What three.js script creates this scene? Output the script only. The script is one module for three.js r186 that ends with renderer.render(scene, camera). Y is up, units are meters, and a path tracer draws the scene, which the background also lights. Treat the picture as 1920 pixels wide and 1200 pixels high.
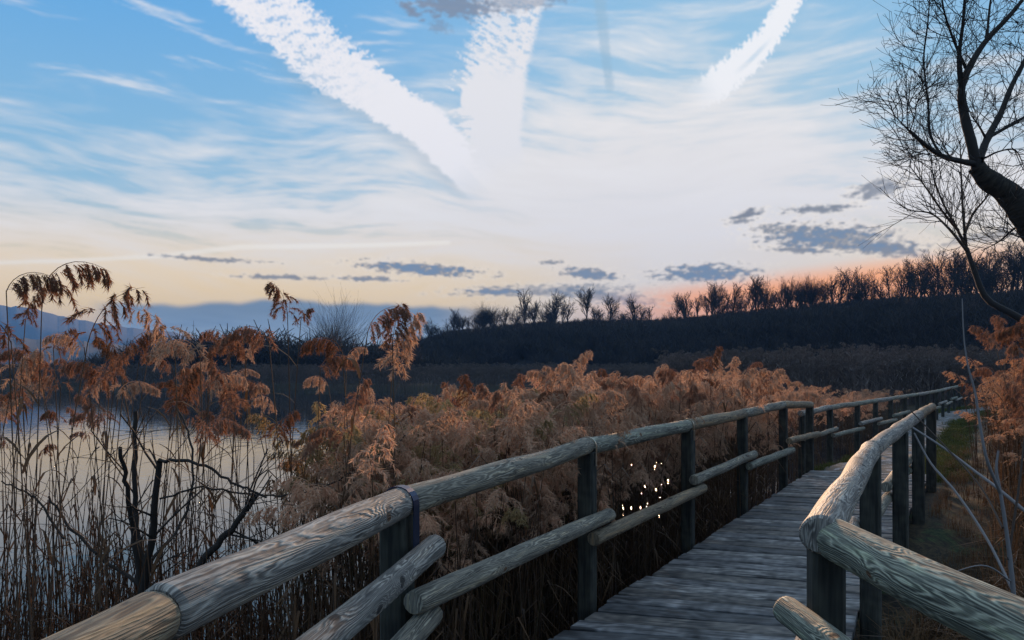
import * as THREE from 'three';
import { createNoise2D, createNoise3D } from 'simplex-noise';
import { mergeGeometries } from 'three/addons/utils/BufferGeometryUtils.js';

// ---------------------------------------------------------------- helpers
function rng(seed) { let s = seed | 0; return () => { s = (s + 0x6d2b79f5) | 0; let t = Math.imul(s ^ (s >>> 15), 1 | s); t = (t + Math.imul(t ^ (t >>> 7), 61 | t)) ^ t; return ((t ^ (t >>> 14)) >>> 0) / 4294967296; }; }
const D2R = Math.PI / 180, lerp = (a, b, t) => a + (b - a) * t, clamp = (x, a = 0, b = 1) => Math.min(b, Math.max(a, x));
const sstep = (a, b, x) => { const t = clamp((x - a) / (b - a)); return t * t * (3 - 2 * t); };
const n2 = createNoise2D(rng(11)), n3 = createNoise3D(rng(12));
const fbm2 = (x, y, o = 4) => { let s = 0, a = 0.5; for (let i = 0; i < o; i++) { s += a * n2(x, y); x = x * 2.03 + 17.1; y = y * 2.03 - 9.7; a *= 0.5; } return s; };
const V = (x, y, z) => new THREE.Vector3(x, y, z);
const EYE = 1.46;                              // eye height above the deck
const HORIZON = 693, FOCAL = 1500;             // measured on the photograph (1920 x 1200)
// a measured point of the photograph at a distance d ahead -> its place in the world
const at = (px, py, d) => V((px - 960) / FOCAL * d, EYE - (py - HORIZON) / FOCAL * d, -d);

// ---------------------------------------------------------------- camera
const scene = new THREE.Scene();
const camera = new THREE.PerspectiveCamera(2 * Math.atan(600 / FOCAL) / D2R, 1.6, 0.05, 20000);
camera.position.set(0, EYE, 0);
camera.lookAt(0, EYE, -10);
camera.setViewOffset(1920, 1200, 0, -(HORIZON - 600), 1920, 1200);
const renderer = new THREE.WebGLRenderer({ antialias: true });
renderer.toneMapping = THREE.LinearToneMapping;
renderer.toneMappingExposure = 1.22;
renderer.shadowMap.enabled = true;

// ---------------------------------------------------------------- sun, veiled by thin cloud low over the ridge
const SUN_AZ = 9.3, SUN_EL = 8;
const sun = new THREE.DirectionalLight(new THREE.Color().setRGB(1.0, 0.62, 0.36), 4.6);
sun.name = 'sun';
sun.position.set(Math.sin(SUN_AZ * D2R) * Math.cos(SUN_EL * D2R), Math.sin(SUN_EL * D2R), -Math.cos(SUN_AZ * D2R) * Math.cos(SUN_EL * D2R)).multiplyScalar(300);
sun.castShadow = true; sun.shadow.radius = 7; sun.shadow.mapSize.set(4096, 4096);
Object.assign(sun.shadow.camera, { left: -220, right: 220, top: 120, bottom: -60, near: 1, far: 800 });
scene.add(sun, sun.target);

// ---------------------------------------------------------------- sky: air, cirrus, condensation trails and low evening clouds
function makeSky() {
  const W = 4096, H = 2048, data = new Float32Array(W * H * 4);
  const toA = (px) => Math.atan((px - 960) / FOCAL) / D2R;
  const toE = (px, py) => Math.atan((HORIZON - py) / FOCAL * Math.cos(Math.atan((px - 960) / FOCAL))) / D2R;
  const pt = ([px, py, ...w]) => [toA(px), toE(px, py), ...w.map((x) => x / FOCAL / D2R)];
  const line = (pts) => { const p = pts.map(pt); let l = [0]; for (let i = 1; i < p.length; i++) l.push(l[i - 1] + Math.hypot(p[i][0] - p[i - 1][0], p[i][1] - p[i - 1][1]));
    const a = p.map((q) => q[0]), e = p.map((q) => q[1]), m = 6; return { p, l, box: [Math.min(...a) - m, Math.max(...a) + m, Math.min(...e) - m, Math.max(...e) + m] }; };
  // along: degrees along the trail, s: -1 .. 1 across it
  function across(T, A, E) {
    let best = 1e9, out = null;
    for (let i = 0; i < T.p.length - 1; i++) {
      const [ax, ay, aw] = T.p[i], [bx, by, bw] = T.p[i + 1], dx = bx - ax, dy = by - ay, L = Math.hypot(dx, dy);
      const t = clamp(((A - ax) * dx + (E - ay) * dy) / (L * L)), qx = ax + dx * t, qy = ay + dy * t, d = Math.hypot(A - qx, E - qy);
      if (d < best) { best = d; const side = Math.sign((A - ax) * dy - (E - ay) * dx); out = { s: side * d / lerp(aw, bw, t), along: T.l[i] + L * t, t: (T.l[i] + L * t) / T.l[T.l.length - 1], d: side * d }; }
    }
    return out;
  }
  const wide = line([[300, -190, 56], [497, 0, 56], [608, 112, 50], [712, 180, 40], [800, 238, 40], [860, 300, 38], [930, 372, 34]]);
  const mid = line([[985, -160, 80], [952, 30, 62], [934, 120, 58], [920, 190, 66], [930, 270, 50], [945, 340, 45]]);
  const thin = line([[1560, -150, 26], [1482, 0, 20], [1440, 72, 21], [1400, 112, 26], [1345, 158, 28], [1285, 196, 20]]);
  const faint = line([[1118, -60, 14], [1131, 60, 13], [1146, 185, 9]]);
  const hair = line([[-160, 496, 4], [120, 489, 4], [300, 480, 5], [450, 463, 6], [840, 455, 5]]);
  // low clouds: middle, half width, half height, how dark, tilt
  const dark = [[790, 506, 128, 13, 1, 0.06], [1322, 514, 96, 18, 1, 0], [1105, 515, 60, 13, 0.95, 0.10], [1032, 492, 24, 5, 0.8, 0], [1020, 546, 175, 13, 0.7, -0.02], [1130, 556, 105, 17, 0.62, 0.12],
    [930, 547, 60, 6, 0.9, 0], [525, 520, 85, 5, 0.8, 0], [690, 523, 58, 6, 0.85, 0.02], [390, 486, 98, 5, 0.8, 0.02], [1400, 403, 34, 9, 0.85, -0.2], [1392, 416, 30, 5, 0.8, -0.1],
    [1470, 430, 60, 9, 0.9, 0.05], [1560, 450, 125, 27, 1, 0.10], [1660, 468, 75, 16, 0.85, 0.14], [1540, 393, 64, 9, 0.8, 0.0], [1645, 357, 48, 17, 0.75, -0.12], [1500, 470, 60, 6, 0.8, 0.1], [1850, 445, 70, 12, 0.5, -0.1],
    [850, 12, 95, 26, 0.85, 0.04], [975, 4, 95, 20, 0.55, -0.05], [825, 52, 24, 15, 0.5, 0.3], [770, 22, 26, 10, 0.8, 0.5], [2080, 480, 110, 18, 0.8, 0], [-260, 505, 120, 10, 0.7, 0], [-620, 430, 180, 16, 0.7, 0.05]]
    .map(([x, y, w, h, k, tilt]) => { const [A, E] = pt([x, y]); return { A, E, w: w / FOCAL / D2R, h: h / FOCAL / D2R, k, tilt, x }; });
  const mix3 = (c, d, t) => { c[0] += (d[0] - c[0]) * t; c[1] += (d[1] - c[1]) * t; c[2] += (d[2] - c[2]) * t; };
  const c = [0, 0, 0];
  for (let j = 0; j < H; j++) {
    const E = ((j + 0.5) / H - 0.5) * 180;
    for (let i = 0; i < W; i++) {
      const o = (j * W + i) * 4; data[o + 3] = 1;
      if (E < -0.6) { data[o] = 0.10; data[o + 1] = 0.10; data[o + 2] = 0.11; continue; }
      const phi = ((i + 0.5) / W - 0.5) * 2 * Math.PI;                 // atan2(z, x)
      const x = Math.cos(phi), z = Math.sin(phi);
      let A = Math.atan2(x, -z) / D2R;
      const dA = Math.abs(((A - 15 + 540) % 360) - 180), h = sstep(165, 55, dA), g = Math.exp(-((dA / 34) ** 2));
      // cylinder coordinates keep the noise seamless all round
      const cx = x * 14, cz = z * 14;
      const near = Math.abs(A) < 62;
      const w1 = n3(cx * 0.16, E * 0.10, cz * 0.16), w2 = n3(cx * 0.5 + 4, E * 0.32, cz * 0.5);
      const streakE = E * 0.9 + w1 * 1.1 + w2 * 0.28 + Math.sin(A * D2R * 2.2 + 0.6) * 1.2;
      let st = n3(cx * 0.30, streakE * 0.55, cz * 0.30) * 0.55 + n3(cx * 0.7 + 9, streakE * 1.5, cz * 0.7) * 0.3;
      if (near || E < 40) st += n3(cx * 1.5 - 3, streakE * 3.3, cz * 1.5) * 0.2 + n3(cx * 3.6, streakE * 7, cz * 3.6 + 5) * 0.10;
      // clear air
      const e1 = sstep(4, 30, E), e2 = sstep(22, 80, E);
      c[0] = lerp(lerp(0.30, 0.078, e1), 0.062, e2); c[1] = lerp(lerp(0.50, 0.315, e1), 0.25, e2); c[2] = lerp(lerp(0.62, 0.66, e1), 0.56, e2);
      const air = lerp(0.72, 1, h); c[0] *= air; c[1] *= air; c[2] *= air;
      mix3(c, [0.36, 0.55, 0.66], 0.75 * Math.exp(-((dA / 24) ** 2)) * sstep(60, 10, E));
      mix3(c, [0.46, 0.54, 0.60], 0.72 * sstep(24, 46, E + st * 6));                    // unseen overhead cirrus, toned like the right half, whitened to light the foreground
      // thin high veil, thick low down and round the sun
      const edge = 10.5 + 7.5 * Math.exp(-(((A - 9) / 19) ** 2)) + 2.0 * sstep(70, 20, dA);
      let veil = sstep(edge + 6.5, edge - 5.5, E - st * 5.2);
      veil = Math.max(veil, sstep(0.10, 0.85, st) * sstep(48, 12, E) * 0.75);
      veil *= 1 - 0.55 * sstep(-0.12, -0.55, st) * sstep(3, 8, E) * (1 - 0.9 * Math.exp(-(((A - 8) / 17) ** 2)) * sstep(20, 14, E));
      const vb = lerp(0.55, 1, h), vc = [0.735 * vb, 0.71 * vb, 0.70 * vb];  // veil away from the sun, out of view, lifted to fill the foreground
      if (dA > 60) { vc[2] *= 1.08; vc[0] *= 0.94; }
      vc[0] += st * 0.04 * vb; vc[1] += st * 0.045 * vb; vc[2] += st * 0.05 * vb;
      mix3(c, vc, veil * 0.97);
      mix3(c, [0.72, 0.70, 0.72], 0.8 * Math.exp(-(((A - 12) / 15) ** 2) - (((E - 8) / 7) ** 2)));
      // yellow low down, orange at the foot of the sky on the sun's side
      const low = sstep(11.5, 3.2, E + st * 1.2) * sstep(120, 40, dA);
      mix3(c, [0.98, 0.68, 0.27], low * 0.9 * (1 - 0.75 * Math.exp(-(((A - 12) / 12) ** 2))));
      mix3(c, [1.12, 0.40, 0.06], sstep(6.5, 4.8, E - 0.09 * (A - 12)) * Math.exp(-(((A - 20) / 13) ** 4)) * 0.92);
      mix3(c, [0.95, 0.55, 0.25], sstep(4.5, 1.5, E) * sstep(75, 20, dA) * 0.5);
      // grey blue bank low on the left, evening haze bank elsewhere
      const bankTop = 4.75 + 0.35 * n3(cx * 0.5, 3, cz * 0.5) + 0.12 * n3(cx * 2.4, 7, cz * 2.4);
      let bank = sstep(bankTop, bankTop - 0.5, E) * sstep(-28.2, -25.5, A) * sstep(1, -6, A);
      bank = Math.max(bank, sstep(bankTop - 0.4, bankTop - 1.6, E) * sstep(60, 90, dA) * 0.8);
      if (bank > 0) { const lo = sstep(4.4, 1.2, E + 0.8 * st); mix3(c, [lerp(0.13, 0.34, lo), lerp(0.205, 0.46, lo), lerp(0.285, 0.55, lo)], bank * 0.93); }
      if (near) {
        let T;
        if (A > hair.box[0] && A < hair.box[1] && E > hair.box[2] && E < hair.box[3] && (T = across(hair, A, E))) mix3(c, [0.9, 0.85, 0.76], 0.55 * sstep(1.2, 0.3, Math.abs(T.s)));
        if (A > faint.box[0] && A < faint.box[1] && E > faint.box[2] && E < faint.box[3] && (T = across(faint, A, E))) mix3(c, [0.27, 0.42, 0.55], 0.55 * sstep(1.1, 0.4, Math.abs(T.s) + 0.2 * n2(A * 3, E * 3)) * (1 - sstep(0.85, 1, T.t)));
        if (A > wide.box[0] && A < wide.box[1] && E > wide.box[2] && E < wide.box[3] && (T = across(wide, A, E))) {
          const ribs = n2(T.along * 1.25 + T.s * 1.6, T.s * 1.1 + 3), fine = fbm2(T.along * 2.6 + T.s * 2.2, T.s * 4.2, 3), lump = fbm2(T.along * 0.7, 9, 2);
          const rag = T.s > 0 ? 0.16 * ribs + 0.22 * fine : 0.34 * ribs + 0.34 * fine;         // one side is cut clean, the other is torn
          const body = sstep(1.06, 0.86, Math.abs(T.s) + rag * (1 - 0.75 * sstep(0.45, 0.9, T.t)) + 0.1 * lump);
          const gaps = sstep(-0.05, -0.42, ribs * 0.6 + fine * 0.9 + 0.1) * (1 - sstep(0.38, 0.66, T.t)) * 0.72 + sstep(0.1, 0.5, fine) * 0.22 * (1 - sstep(0.4, 0.7, T.t));
          const fade = 1 - sstep(0.86, 1.0, T.t);
          mix3(c, [0.22, 0.35, 0.47], 0.34 * sstep(1.75, 1.0, T.s) * (T.s > 0 ? 1 : 0) * sstep(0.28, 0.5, T.t) * fade);
          mix3(c, [0.76, 0.75, 0.78], body * (1 - gaps) * fade);
        }
        if (A > mid.box[0] && A < mid.box[1] && E > mid.box[2] && E < mid.box[3] && (T = across(mid, A, E))) {
          const ribs = n2(T.along * 2.1 + T.s * 0.8, T.s * 1.1 + 31), fine = fbm2(T.along * 4.4 + 2 + T.s, T.s * 2.6 + 8, 3);
          const rag = T.s > 0 ? 0.36 * ribs + 0.4 * fine : 0.05 * ribs + 0.10 * fine;
          const body = sstep(1.06, 0.84, Math.abs(T.s) + rag);
          const gaps = sstep(0.0, -0.45, ribs * 0.5 + fine) * (1 - sstep(0.45, 0.62, T.t)) * 0.75 + 0.22 * (1 - sstep(0.3, 0.5, T.t)) * (T.s > -0.3 ? 1 : 0.2);
          mix3(c, [0.71, 0.705, 0.73], body * Math.max(0, 1 - gaps) * (1 - sstep(0.86, 1, T.t)));
        }
        if (A > thin.box[0] && A < thin.box[1] && E > thin.box[2] && E < thin.box[3] && (T = across(thin, A, E))) {
          const fine = fbm2(T.along * 3.2, T.s * 1.5 + 50, 3);
          const split = sstep(0.22, 0.08, Math.abs(T.s + 0.2)) * sstep(0.5, 0.6, T.t) * sstep(0.75, 0.66, T.t) * 0.5;
          mix3(c, [0.80, 0.80, 0.82], sstep(1.06, 0.82, Math.abs(T.s) + 0.55 * fine) * (1 - sstep(0.8, 1, T.t)) * (1 - split) * 0.96);
        }
        for (const q of dark) {
          let dx = (A - q.A) / q.w; if (dx > 1.5 || dx < -1.5) continue;
          const dy = (E - q.E + q.tilt * (A - q.A)) / q.h; if (dy > 3 || dy < -3) continue;
          const f = fbm2(A * 0.9 + q.x, E * 2.2, 3), f2 = fbm2(A * 2.4 + q.x, E * 4.5 + 20, 2);
          const r = Math.hypot(dx, dy < 0 ? dy * 1.25 : dy * 0.95) + f * 0.75 + f2 * 0.3;
          const m = sstep(1.12, 0.40, r);
          if (E < 14) mix3(c, [0.98, 0.86, 0.70], 0.30 * sstep(1.35, 1.0, r) * (1 - m));
          const top = E > 14 ? [0.19, 0.225, 0.30] : [0.13 + 0.05 * f, 0.145 + 0.05 * f, 0.175 + 0.05 * f];
          mix3(c, top, m * q.k);
        }
      }
      data[o] = c[0]; data[o + 1] = c[1]; data[o + 2] = c[2];
    }
  }
  const t = new THREE.DataTexture(data, W, H, THREE.RGBAFormat, THREE.FloatType);
  t.mapping = THREE.EquirectangularReflectionMapping; t.magFilter = THREE.LinearFilter; t.minFilter = THREE.LinearFilter; t.needsUpdate = true;
  return t;
}
const sky = makeSky();
scene.background = sky;
scene.environment = sky;

// ---------------------------------------------------------------- naming
const taken = new Map();
function numbered(name) { const n = taken.get(name) ?? 0; taken.set(name, n + 1); return n ? `${name}_${String(n).padStart(3, '0')}` : name; }
function shade(o) { o.traverse((m) => { if (m.isMesh) { m.castShadow = true; m.receiveShadow = true; } }); return o; }
function put(o, name, data) { o.name = numbered(name); Object.assign(o.userData, data); scene.add(shade(o)); return o; }
const structure = (name, geo, mat) => put(new THREE.Mesh(geo, mat), name, { kind: 'structure' });
function thing(name, label, category, group) { const o = new THREE.Group(); return put(o, name, group ? { label, category, group } : { label, category }); }
function part(parent, name, geo, mat, label) { const m = new THREE.Mesh(geo, mat); m.name = name; if (label) m.userData.label = label; m.castShadow = m.receiveShadow = true; parent.add(m); return m; }
function stuff(name, geo, mat, list, label, category) {
  const m = new THREE.InstancedMesh(geo, mat, list.length), M = new THREE.Matrix4(), q = new THREE.Quaternion(), e = new THREE.Euler(), col = new THREE.Color();
  list.forEach((k, i) => {
    e.set(k.lx ?? 0, k.turn ?? 0, k.lz ?? 0, 'YXZ'); q.setFromEuler(e);
    M.compose(V(k.x, k.y, k.z), q, V(k.s * (k.w ?? 1), k.s * (k.h ?? 1), k.s * (k.w ?? 1))); m.setMatrixAt(i, M);
    m.setColorAt(i, k.c ? col.setRGB(...k.c) : col.setRGB(1, 1, 1));
  });
  return put(m, name, { kind: 'stuff', label, category });
}

// ---------------------------------------------------------------- mesh collectors
class MB {
  constructor() { this.p = []; this.i = []; this.uv = []; this.n = []; }
  // tapered tube through points; uv in metres
  tube(pts, rad, sides = 5, cap = false) {
    const base = this.p.length / 3, T = V(0, 0, 0), N = V(0, 0, 0), B = V(0, 0, 0), prev = V(0.31, 0.17, 0.93); let len = 0;
    for (let k = 0; k < pts.length; k++) {
      T.copy(pts[Math.min(k + 1, pts.length - 1)]).sub(pts[Math.max(k - 1, 0)]).normalize();
      N.copy(prev).addScaledVector(T, -prev.dot(T)); if (N.lengthSq() < 1e-6) N.set(1, 0.01, 0).addScaledVector(T, -T.x); N.normalize(); prev.copy(N); B.crossVectors(T, N);
      if (k) len += pts[k].distanceTo(pts[k - 1]);
      const r = Array.isArray(rad) ? rad[k] : rad;
      for (let s = 0; s <= sides; s++) {
        const a = s / sides * Math.PI * 2, ca = Math.cos(a), sa = Math.sin(a);
        const nx = N.x * ca + B.x * sa, ny = N.y * ca + B.y * sa, nz = N.z * ca + B.z * sa;
        this.p.push(pts[k].x + nx * r, pts[k].y + ny * r, pts[k].z + nz * r); this.n.push(nx, ny, nz); this.uv.push(len, s / sides * Math.PI * 2 * 0.1);
      }
    }
    const w = sides + 1;
    for (let k = 0; k < pts.length - 1; k++) for (let s = 0; s < sides; s++) { const a = base + k * w + s; this.i.push(a, a + 1, a + w, a + 1, a + w + 1, a + w); }
    return this;
  }
  tri(a, b, c, n) { const k = this.p.length / 3; for (const q of [a, b, c]) { this.p.push(q.x, q.y, q.z); this.n.push(n.x, n.y, n.z); this.uv.push(q.x, q.y); } this.i.push(k, k + 2, k + 1); }
  // flat ribbon through points, widths across direction side
  ribbon(pts, wid, side) {
    const base = this.p.length / 3, T = V(0, 0, 0), N = V(0, 0, 0);
    for (let k = 0; k < pts.length; k++) {
      T.copy(pts[Math.min(k + 1, pts.length - 1)]).sub(pts[Math.max(k - 1, 0)]).normalize(); N.crossVectors(T, side).normalize();
      for (const s of [-1, 1]) { this.p.push(pts[k].x + side.x * s * wid[k], pts[k].y + side.y * s * wid[k], pts[k].z + side.z * s * wid[k]); this.n.push(N.x, N.y, N.z); this.uv.push(k * 0.1, s * 0.01); }
    }
    for (let k = 0; k < pts.length - 1; k++) { const a = base + k * 2; this.i.push(a, a + 2, a + 1, a + 1, a + 2, a + 3); }
    return this;
  }
  build() {
    const g = new THREE.BufferGeometry();
    g.setAttribute('position', new THREE.Float32BufferAttribute(this.p, 3)); g.setAttribute('normal', new THREE.Float32BufferAttribute(this.n, 3)); g.setAttribute('uv', new THREE.Float32BufferAttribute(this.uv, 2));
    g.setIndex(this.i); return g;
  }
}

// ---------------------------------------------------------------- textures
function tex(w, h, f, srgb = true) {
  const d = new Uint8Array(w * h * 4);
  for (let y = 0; y < h; y++) for (let x = 0; x < w; x++) { const c = f(x / w, y / h), o = (y * w + x) * 4; d[o] = clamp(c[0]) * 255; d[o + 1] = clamp(c[1]) * 255; d[o + 2] = clamp(c[2]) * 255; d[o + 3] = 255; }
  const t = new THREE.DataTexture(d, w, h); t.wrapS = t.wrapT = THREE.RepeatWrapping; t.magFilter = THREE.LinearFilter; if (srgb) t.colorSpace = THREE.SRGBColorSpace; t.needsUpdate = true; return t;
}
const loop3 = (u, v, fu, fv, seed) => { const a = v * 2 * Math.PI; return n3(u * fu + seed * 7.3, Math.cos(a) * fv + seed, Math.sin(a) * fv - seed); };
// weathered peeled log: u runs 2 m along it, v once round it
function logWood(seed, light, darkc, warm, contrast) {
  const R = rng(seed * 97 + 5), knots = Array.from({ length: 7 }, () => [R(), R(), 0.008 + R() * 0.014, R() < 0.5]), W = 1024, H = 256;
  const heart = [], bump = [];
  for (let y = 0; y < H; y++) for (let x = 0; x < W; x++) {
    const u = x / W, v = y / H;
    let hgt = loop3(u, v, 2.2, 0.75, seed) * 1.1 + loop3(u, v, 5.5, 1.6, seed + 3) * 0.28 + loop3(u, v, 14, 2.2, seed + 8) * 0.07 + Math.cos(v * 2 * Math.PI + seed) * 1.5;
    let kd = 0, kc = 0;
    for (const [ku, kv, kr, brown] of knots) {
      let du = Math.abs(u - ku); du = Math.min(du, 1 - du) * 2; let dv = Math.abs(v - kv); dv = Math.min(dv, 1 - dv) * 0.35;
      const r = Math.hypot(du * 0.75, dv) / kr; hgt += 0.9 * Math.exp(-r * r / 9); const m = sstep(1.25, 0.7, r); if (m > kd) { kd = m; kc = brown ? 1 : 0; }
    }
    const ring = Math.pow(0.5 + 0.5 * Math.sin(hgt * 19 + loop3(u, v, 40, 6, seed) * 0.9 + loop3(u, v, 7, 3, seed + 70) * 1.6), 1.3);
    const fibre = loop3(u, v, 10, 26, seed + 21) * 0.5 + loop3(u, v, 26, 60, seed + 31) * 0.4;
    const crack = sstep(0.72, 0.82, loop3(u, v, 1.1, 9, seed + 40)) * sstep(-0.2, 0.3, loop3(u, v, 3, 1.2, seed + 44));
    const blotch = loop3(u, v, 3, 1.1, seed + 50) * 0.6 + loop3(u, v, 9, 3, seed + 51) * 0.4;
    let l = clamp(0.5 + (ring - 0.5) * contrast * (0.45 + 0.55 * sstep(-0.4, 0.5, loop3(u, v, 4, 1.5, seed + 80))) + fibre * 0.34 + blotch * 0.3);
    l *= 1 - crack * 0.8;
    heart.push(l, kd, kc, blotch); bump.push(clamp(0.5 + (ring - 0.5) * 0.35 + fibre * 0.3 - crack * 0.6 - kd * 0.15));
  }
  const color = tex(W, H, (u, v) => {
    const k = ((Math.floor(v * H) % H) * W + Math.floor(u * W) % W), l = heart[k * 4], kd = heart[k * 4 + 1], kc = heart[k * 4 + 2], b = heart[k * 4 + 3];
    const c = [lerp(darkc[0], light[0], l), lerp(darkc[1], light[1], l), lerp(darkc[2], light[2], l)], w = sstep(0.15, 0.6, b) * 0.5;
    for (let i = 0; i < 3; i++) { c[i] = lerp(c[i], c[i] * warm[i] * 1.05, w); c[i] = lerp(c[i], (kc ? [0.36, 0.22, 0.12] : [0.13, 0.11, 0.10])[i] * (0.7 + 0.6 * l), kd * 0.85); }
    return c;
  });
  const bm = tex(W, H, (u, v) => { const b = bump[(Math.floor(v * H) % H) * W + Math.floor(u * W) % W]; return [b, b, b]; }, false);
  return new THREE.MeshStandardMaterial({ name: 'weathered_log', map: color, bumpMap: bm, bumpScale: 0.004, roughness: 0.72 });
}
const LOGS = [
  logWood(1, [0.80, 0.76, 0.71], [0.25, 0.235, 0.225], [1.0, 0.95, 0.88], 0.68),
  logWood(2, [0.76, 0.72, 0.64], [0.24, 0.225, 0.20], [1.05, 0.98, 0.86], 0.62),
  logWood(3, [0.73, 0.71, 0.64], [0.22, 0.225, 0.20], [0.96, 1.0, 0.9], 0.66),
];
const GREENLOG = logWood(4, [0.75, 0.745, 0.66], [0.19, 0.205, 0.18], [0.95, 1.0, 0.9], 0.75);
const TANLOG = logWood(6, [0.74, 0.66, 0.54], [0.28, 0.235, 0.19], [1.08, 0.95, 0.8], 0.6);
// sawn timber: u runs 1 m along the grain
function sawn(seed, light, darkc) {
  const W = 512, H = 256, val = new Float32Array(W * H);
  for (let y = 0; y < H; y++) for (let x = 0; x < W; x++) {
    const u = x / W, v = y / H, a = u * 2 * Math.PI, q = (f, g, s) => n3(Math.cos(a) * f + s, Math.sin(a) * f - s, v * g + s * 2);
    const warp = q(0.35, 2, seed) * 0.9, ring = 0.5 + 0.5 * Math.sin((v * 7 + warp) * 8);
    const fib = q(0.7, 60, seed + 2) * 0.5 + q(1.6, 120, seed + 3) * 0.4, crack = sstep(0.55, 0.7, q(0.25, 26, seed + 5)), bl = q(0.6, 2.2, seed + 7) * 0.6 + q(2.4, 7, seed + 9) * 0.4;
    val[y * W + x] = clamp(0.5 + (ring - 0.5) * 0.25 + fib * 0.38 + bl * 0.34) * (1 - crack * 0.75);
  }
  const f = (u, v) => val[(Math.floor(v * H) % H) * W + Math.floor(u * W) % W];
  return { map: tex(W, H, (u, v) => { const l = f(u, v); return [0, 1, 2].map((k) => lerp(darkc[k], light[k], l)); }), bumpMap: tex(W, H, (u, v) => { const l = f(u, v); return [l, l, l]; }, false) };
}
const PLANKS = [[0.66, 0.65, 0.65, 1], [0.46, 0.46, 0.47, 2], [0.78, 0.76, 0.74, 3], [0.56, 0.53, 0.50, 4]].map(([r, g, b, s]) =>
  new THREE.MeshStandardMaterial({ name: 'grey_plank', ...sawn(s + 10, [r, g, b], [0.15, 0.15, 0.16]), bumpScale: 0.004, roughness: 0.62 }));
const POSTWOOD = new THREE.MeshStandardMaterial({ name: 'dark_post_timber', ...sawn(31, [0.30, 0.29, 0.25], [0.11, 0.11, 0.10]), bumpScale: 0.003, roughness: 0.85 });
const ENDWOOD = new THREE.MeshStandardMaterial({ name: 'sawn_end', color: new THREE.Color().setRGB(0.12, 0.10, 0.075), roughness: 0.9 });
const STRAPBLUE = new THREE.MeshStandardMaterial({ name: 'painted_steel_strap', color: new THREE.Color().setRGB(0.03, 0.045, 0.10), roughness: 0.35, metalness: 0.7 });
const STRAPBRIGHT = new THREE.MeshStandardMaterial({ name: 'bare_steel_strap', color: new THREE.Color().setRGB(0.5, 0.42, 0.32), roughness: 0.35, metalness: 0.9 });
const BARK = new THREE.MeshStandardMaterial({ name: 'dark_bark', roughness: 0.95, ...(() => { const f = (u, v) => 0.5 + 0.5 * (loop3(v, u, 5, 3, 60) * 0.6 + loop3(v, u, 14, 7, 61) * 0.5); return { map: tex(256, 256, (u, v) => { const l = f(u, v); return [0.12 + 0.18 * l, 0.11 + 0.16 * l, 0.10 + 0.14 * l]; }), bumpMap: tex(256, 256, (u, v) => { const l = f(u, v); return [l, l, l]; }, false), bumpScale: 0.012 }; })() });
const flat = (name, r, g, b, more = {}) => new THREE.MeshStandardMaterial({ name, color: new THREE.Color().setRGB(r, g, b), roughness: 0.9, ...more });
const leafy = (name, r, g, b, t) => new THREE.MeshPhysicalMaterial({ name, color: new THREE.Color().setRGB(r, g, b), roughness: 1, transmission: t, thickness: 0, side: THREE.DoubleSide, specularIntensity: 0.3 });

// ---------------------------------------------------------------- lie of the land
const WATER = -0.85;
const LAKE = [[-1.2, -4], [-0.85, 1.2], [-0.45, 2.9], [0.45, 5.0], [2.4, 8.5], [3.8, 11.3], [4.4, 13.2], [6.7, 17.2], [11.6, 24.5], [16.5, 33], [18, 45], [12, 62], [3, 76], [-15, 88], [-45, 95], [-130, 104], [-260, 70], [-260, -90], [-40, -90], [-6, -20]];
function lake(x, d) {                                // signed distance in metres, positive in the lake
  let best = 1e9, inside = false;
  for (let i = 0, j = LAKE.length - 1; i < LAKE.length; j = i++) {
    const [ax, ay] = LAKE[j], [bx, by] = LAKE[i], dx = bx - ax, dy = by - ay, t = clamp(((x - ax) * dx + (d - ay) * dy) / (dx * dx + dy * dy));
    best = Math.min(best, Math.hypot(x - ax - dx * t, d - ay - dy * t));
    if ((ay > d) !== (by > d) && x < (bx - ax) * (d - ay) / (by - ay) + ax) inside = !inside;
  }
  return inside ? best : -best;
}
const PATH = [[4.9, 11.25], [6.0, 13.4], [7.7, 16.2], [10.3, 20.6], [13.1, 25.2], [17.6, 31.5], [24, 38], [36, 46]];
function alongPath(x, d) { let best = 1e9; for (let i = 0; i < PATH.length - 1; i++) { const [ax, ay] = PATH[i], [bx, by] = PATH[i + 1], dx = bx - ax, dy = by - ay, t = clamp(((x - ax) * dx + (d - ay) * dy) / (dx * dx + dy * dy)); best = Math.min(best, Math.hypot(x - ax - dx * t, d - ay - dy * t)); } return best; }
function ground(x, d) {
  const s = lake(x, d) + 0.25 * n2(x * 0.4, d * 0.4) * sstep(0, 6, d);
  if (s > 0) return WATER - 0.02 - Math.min(1.1, s * 0.4);
  const land = lerp(-0.5, -0.12, sstep(4, 9.5, d)) - 0.12 * sstep(12, 17, d);
  const rough = sstep(0.9, 2.2, alongPath(x, d));
  return lerp(WATER - 0.02, land, sstep(0, 1.0, -s)) + rough * (0.10 * fbm2(x * 0.35, d * 0.35, 3) + 0.03 * n2(x * 2, d * 2)) * sstep(0, 2, -s);
}
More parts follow.
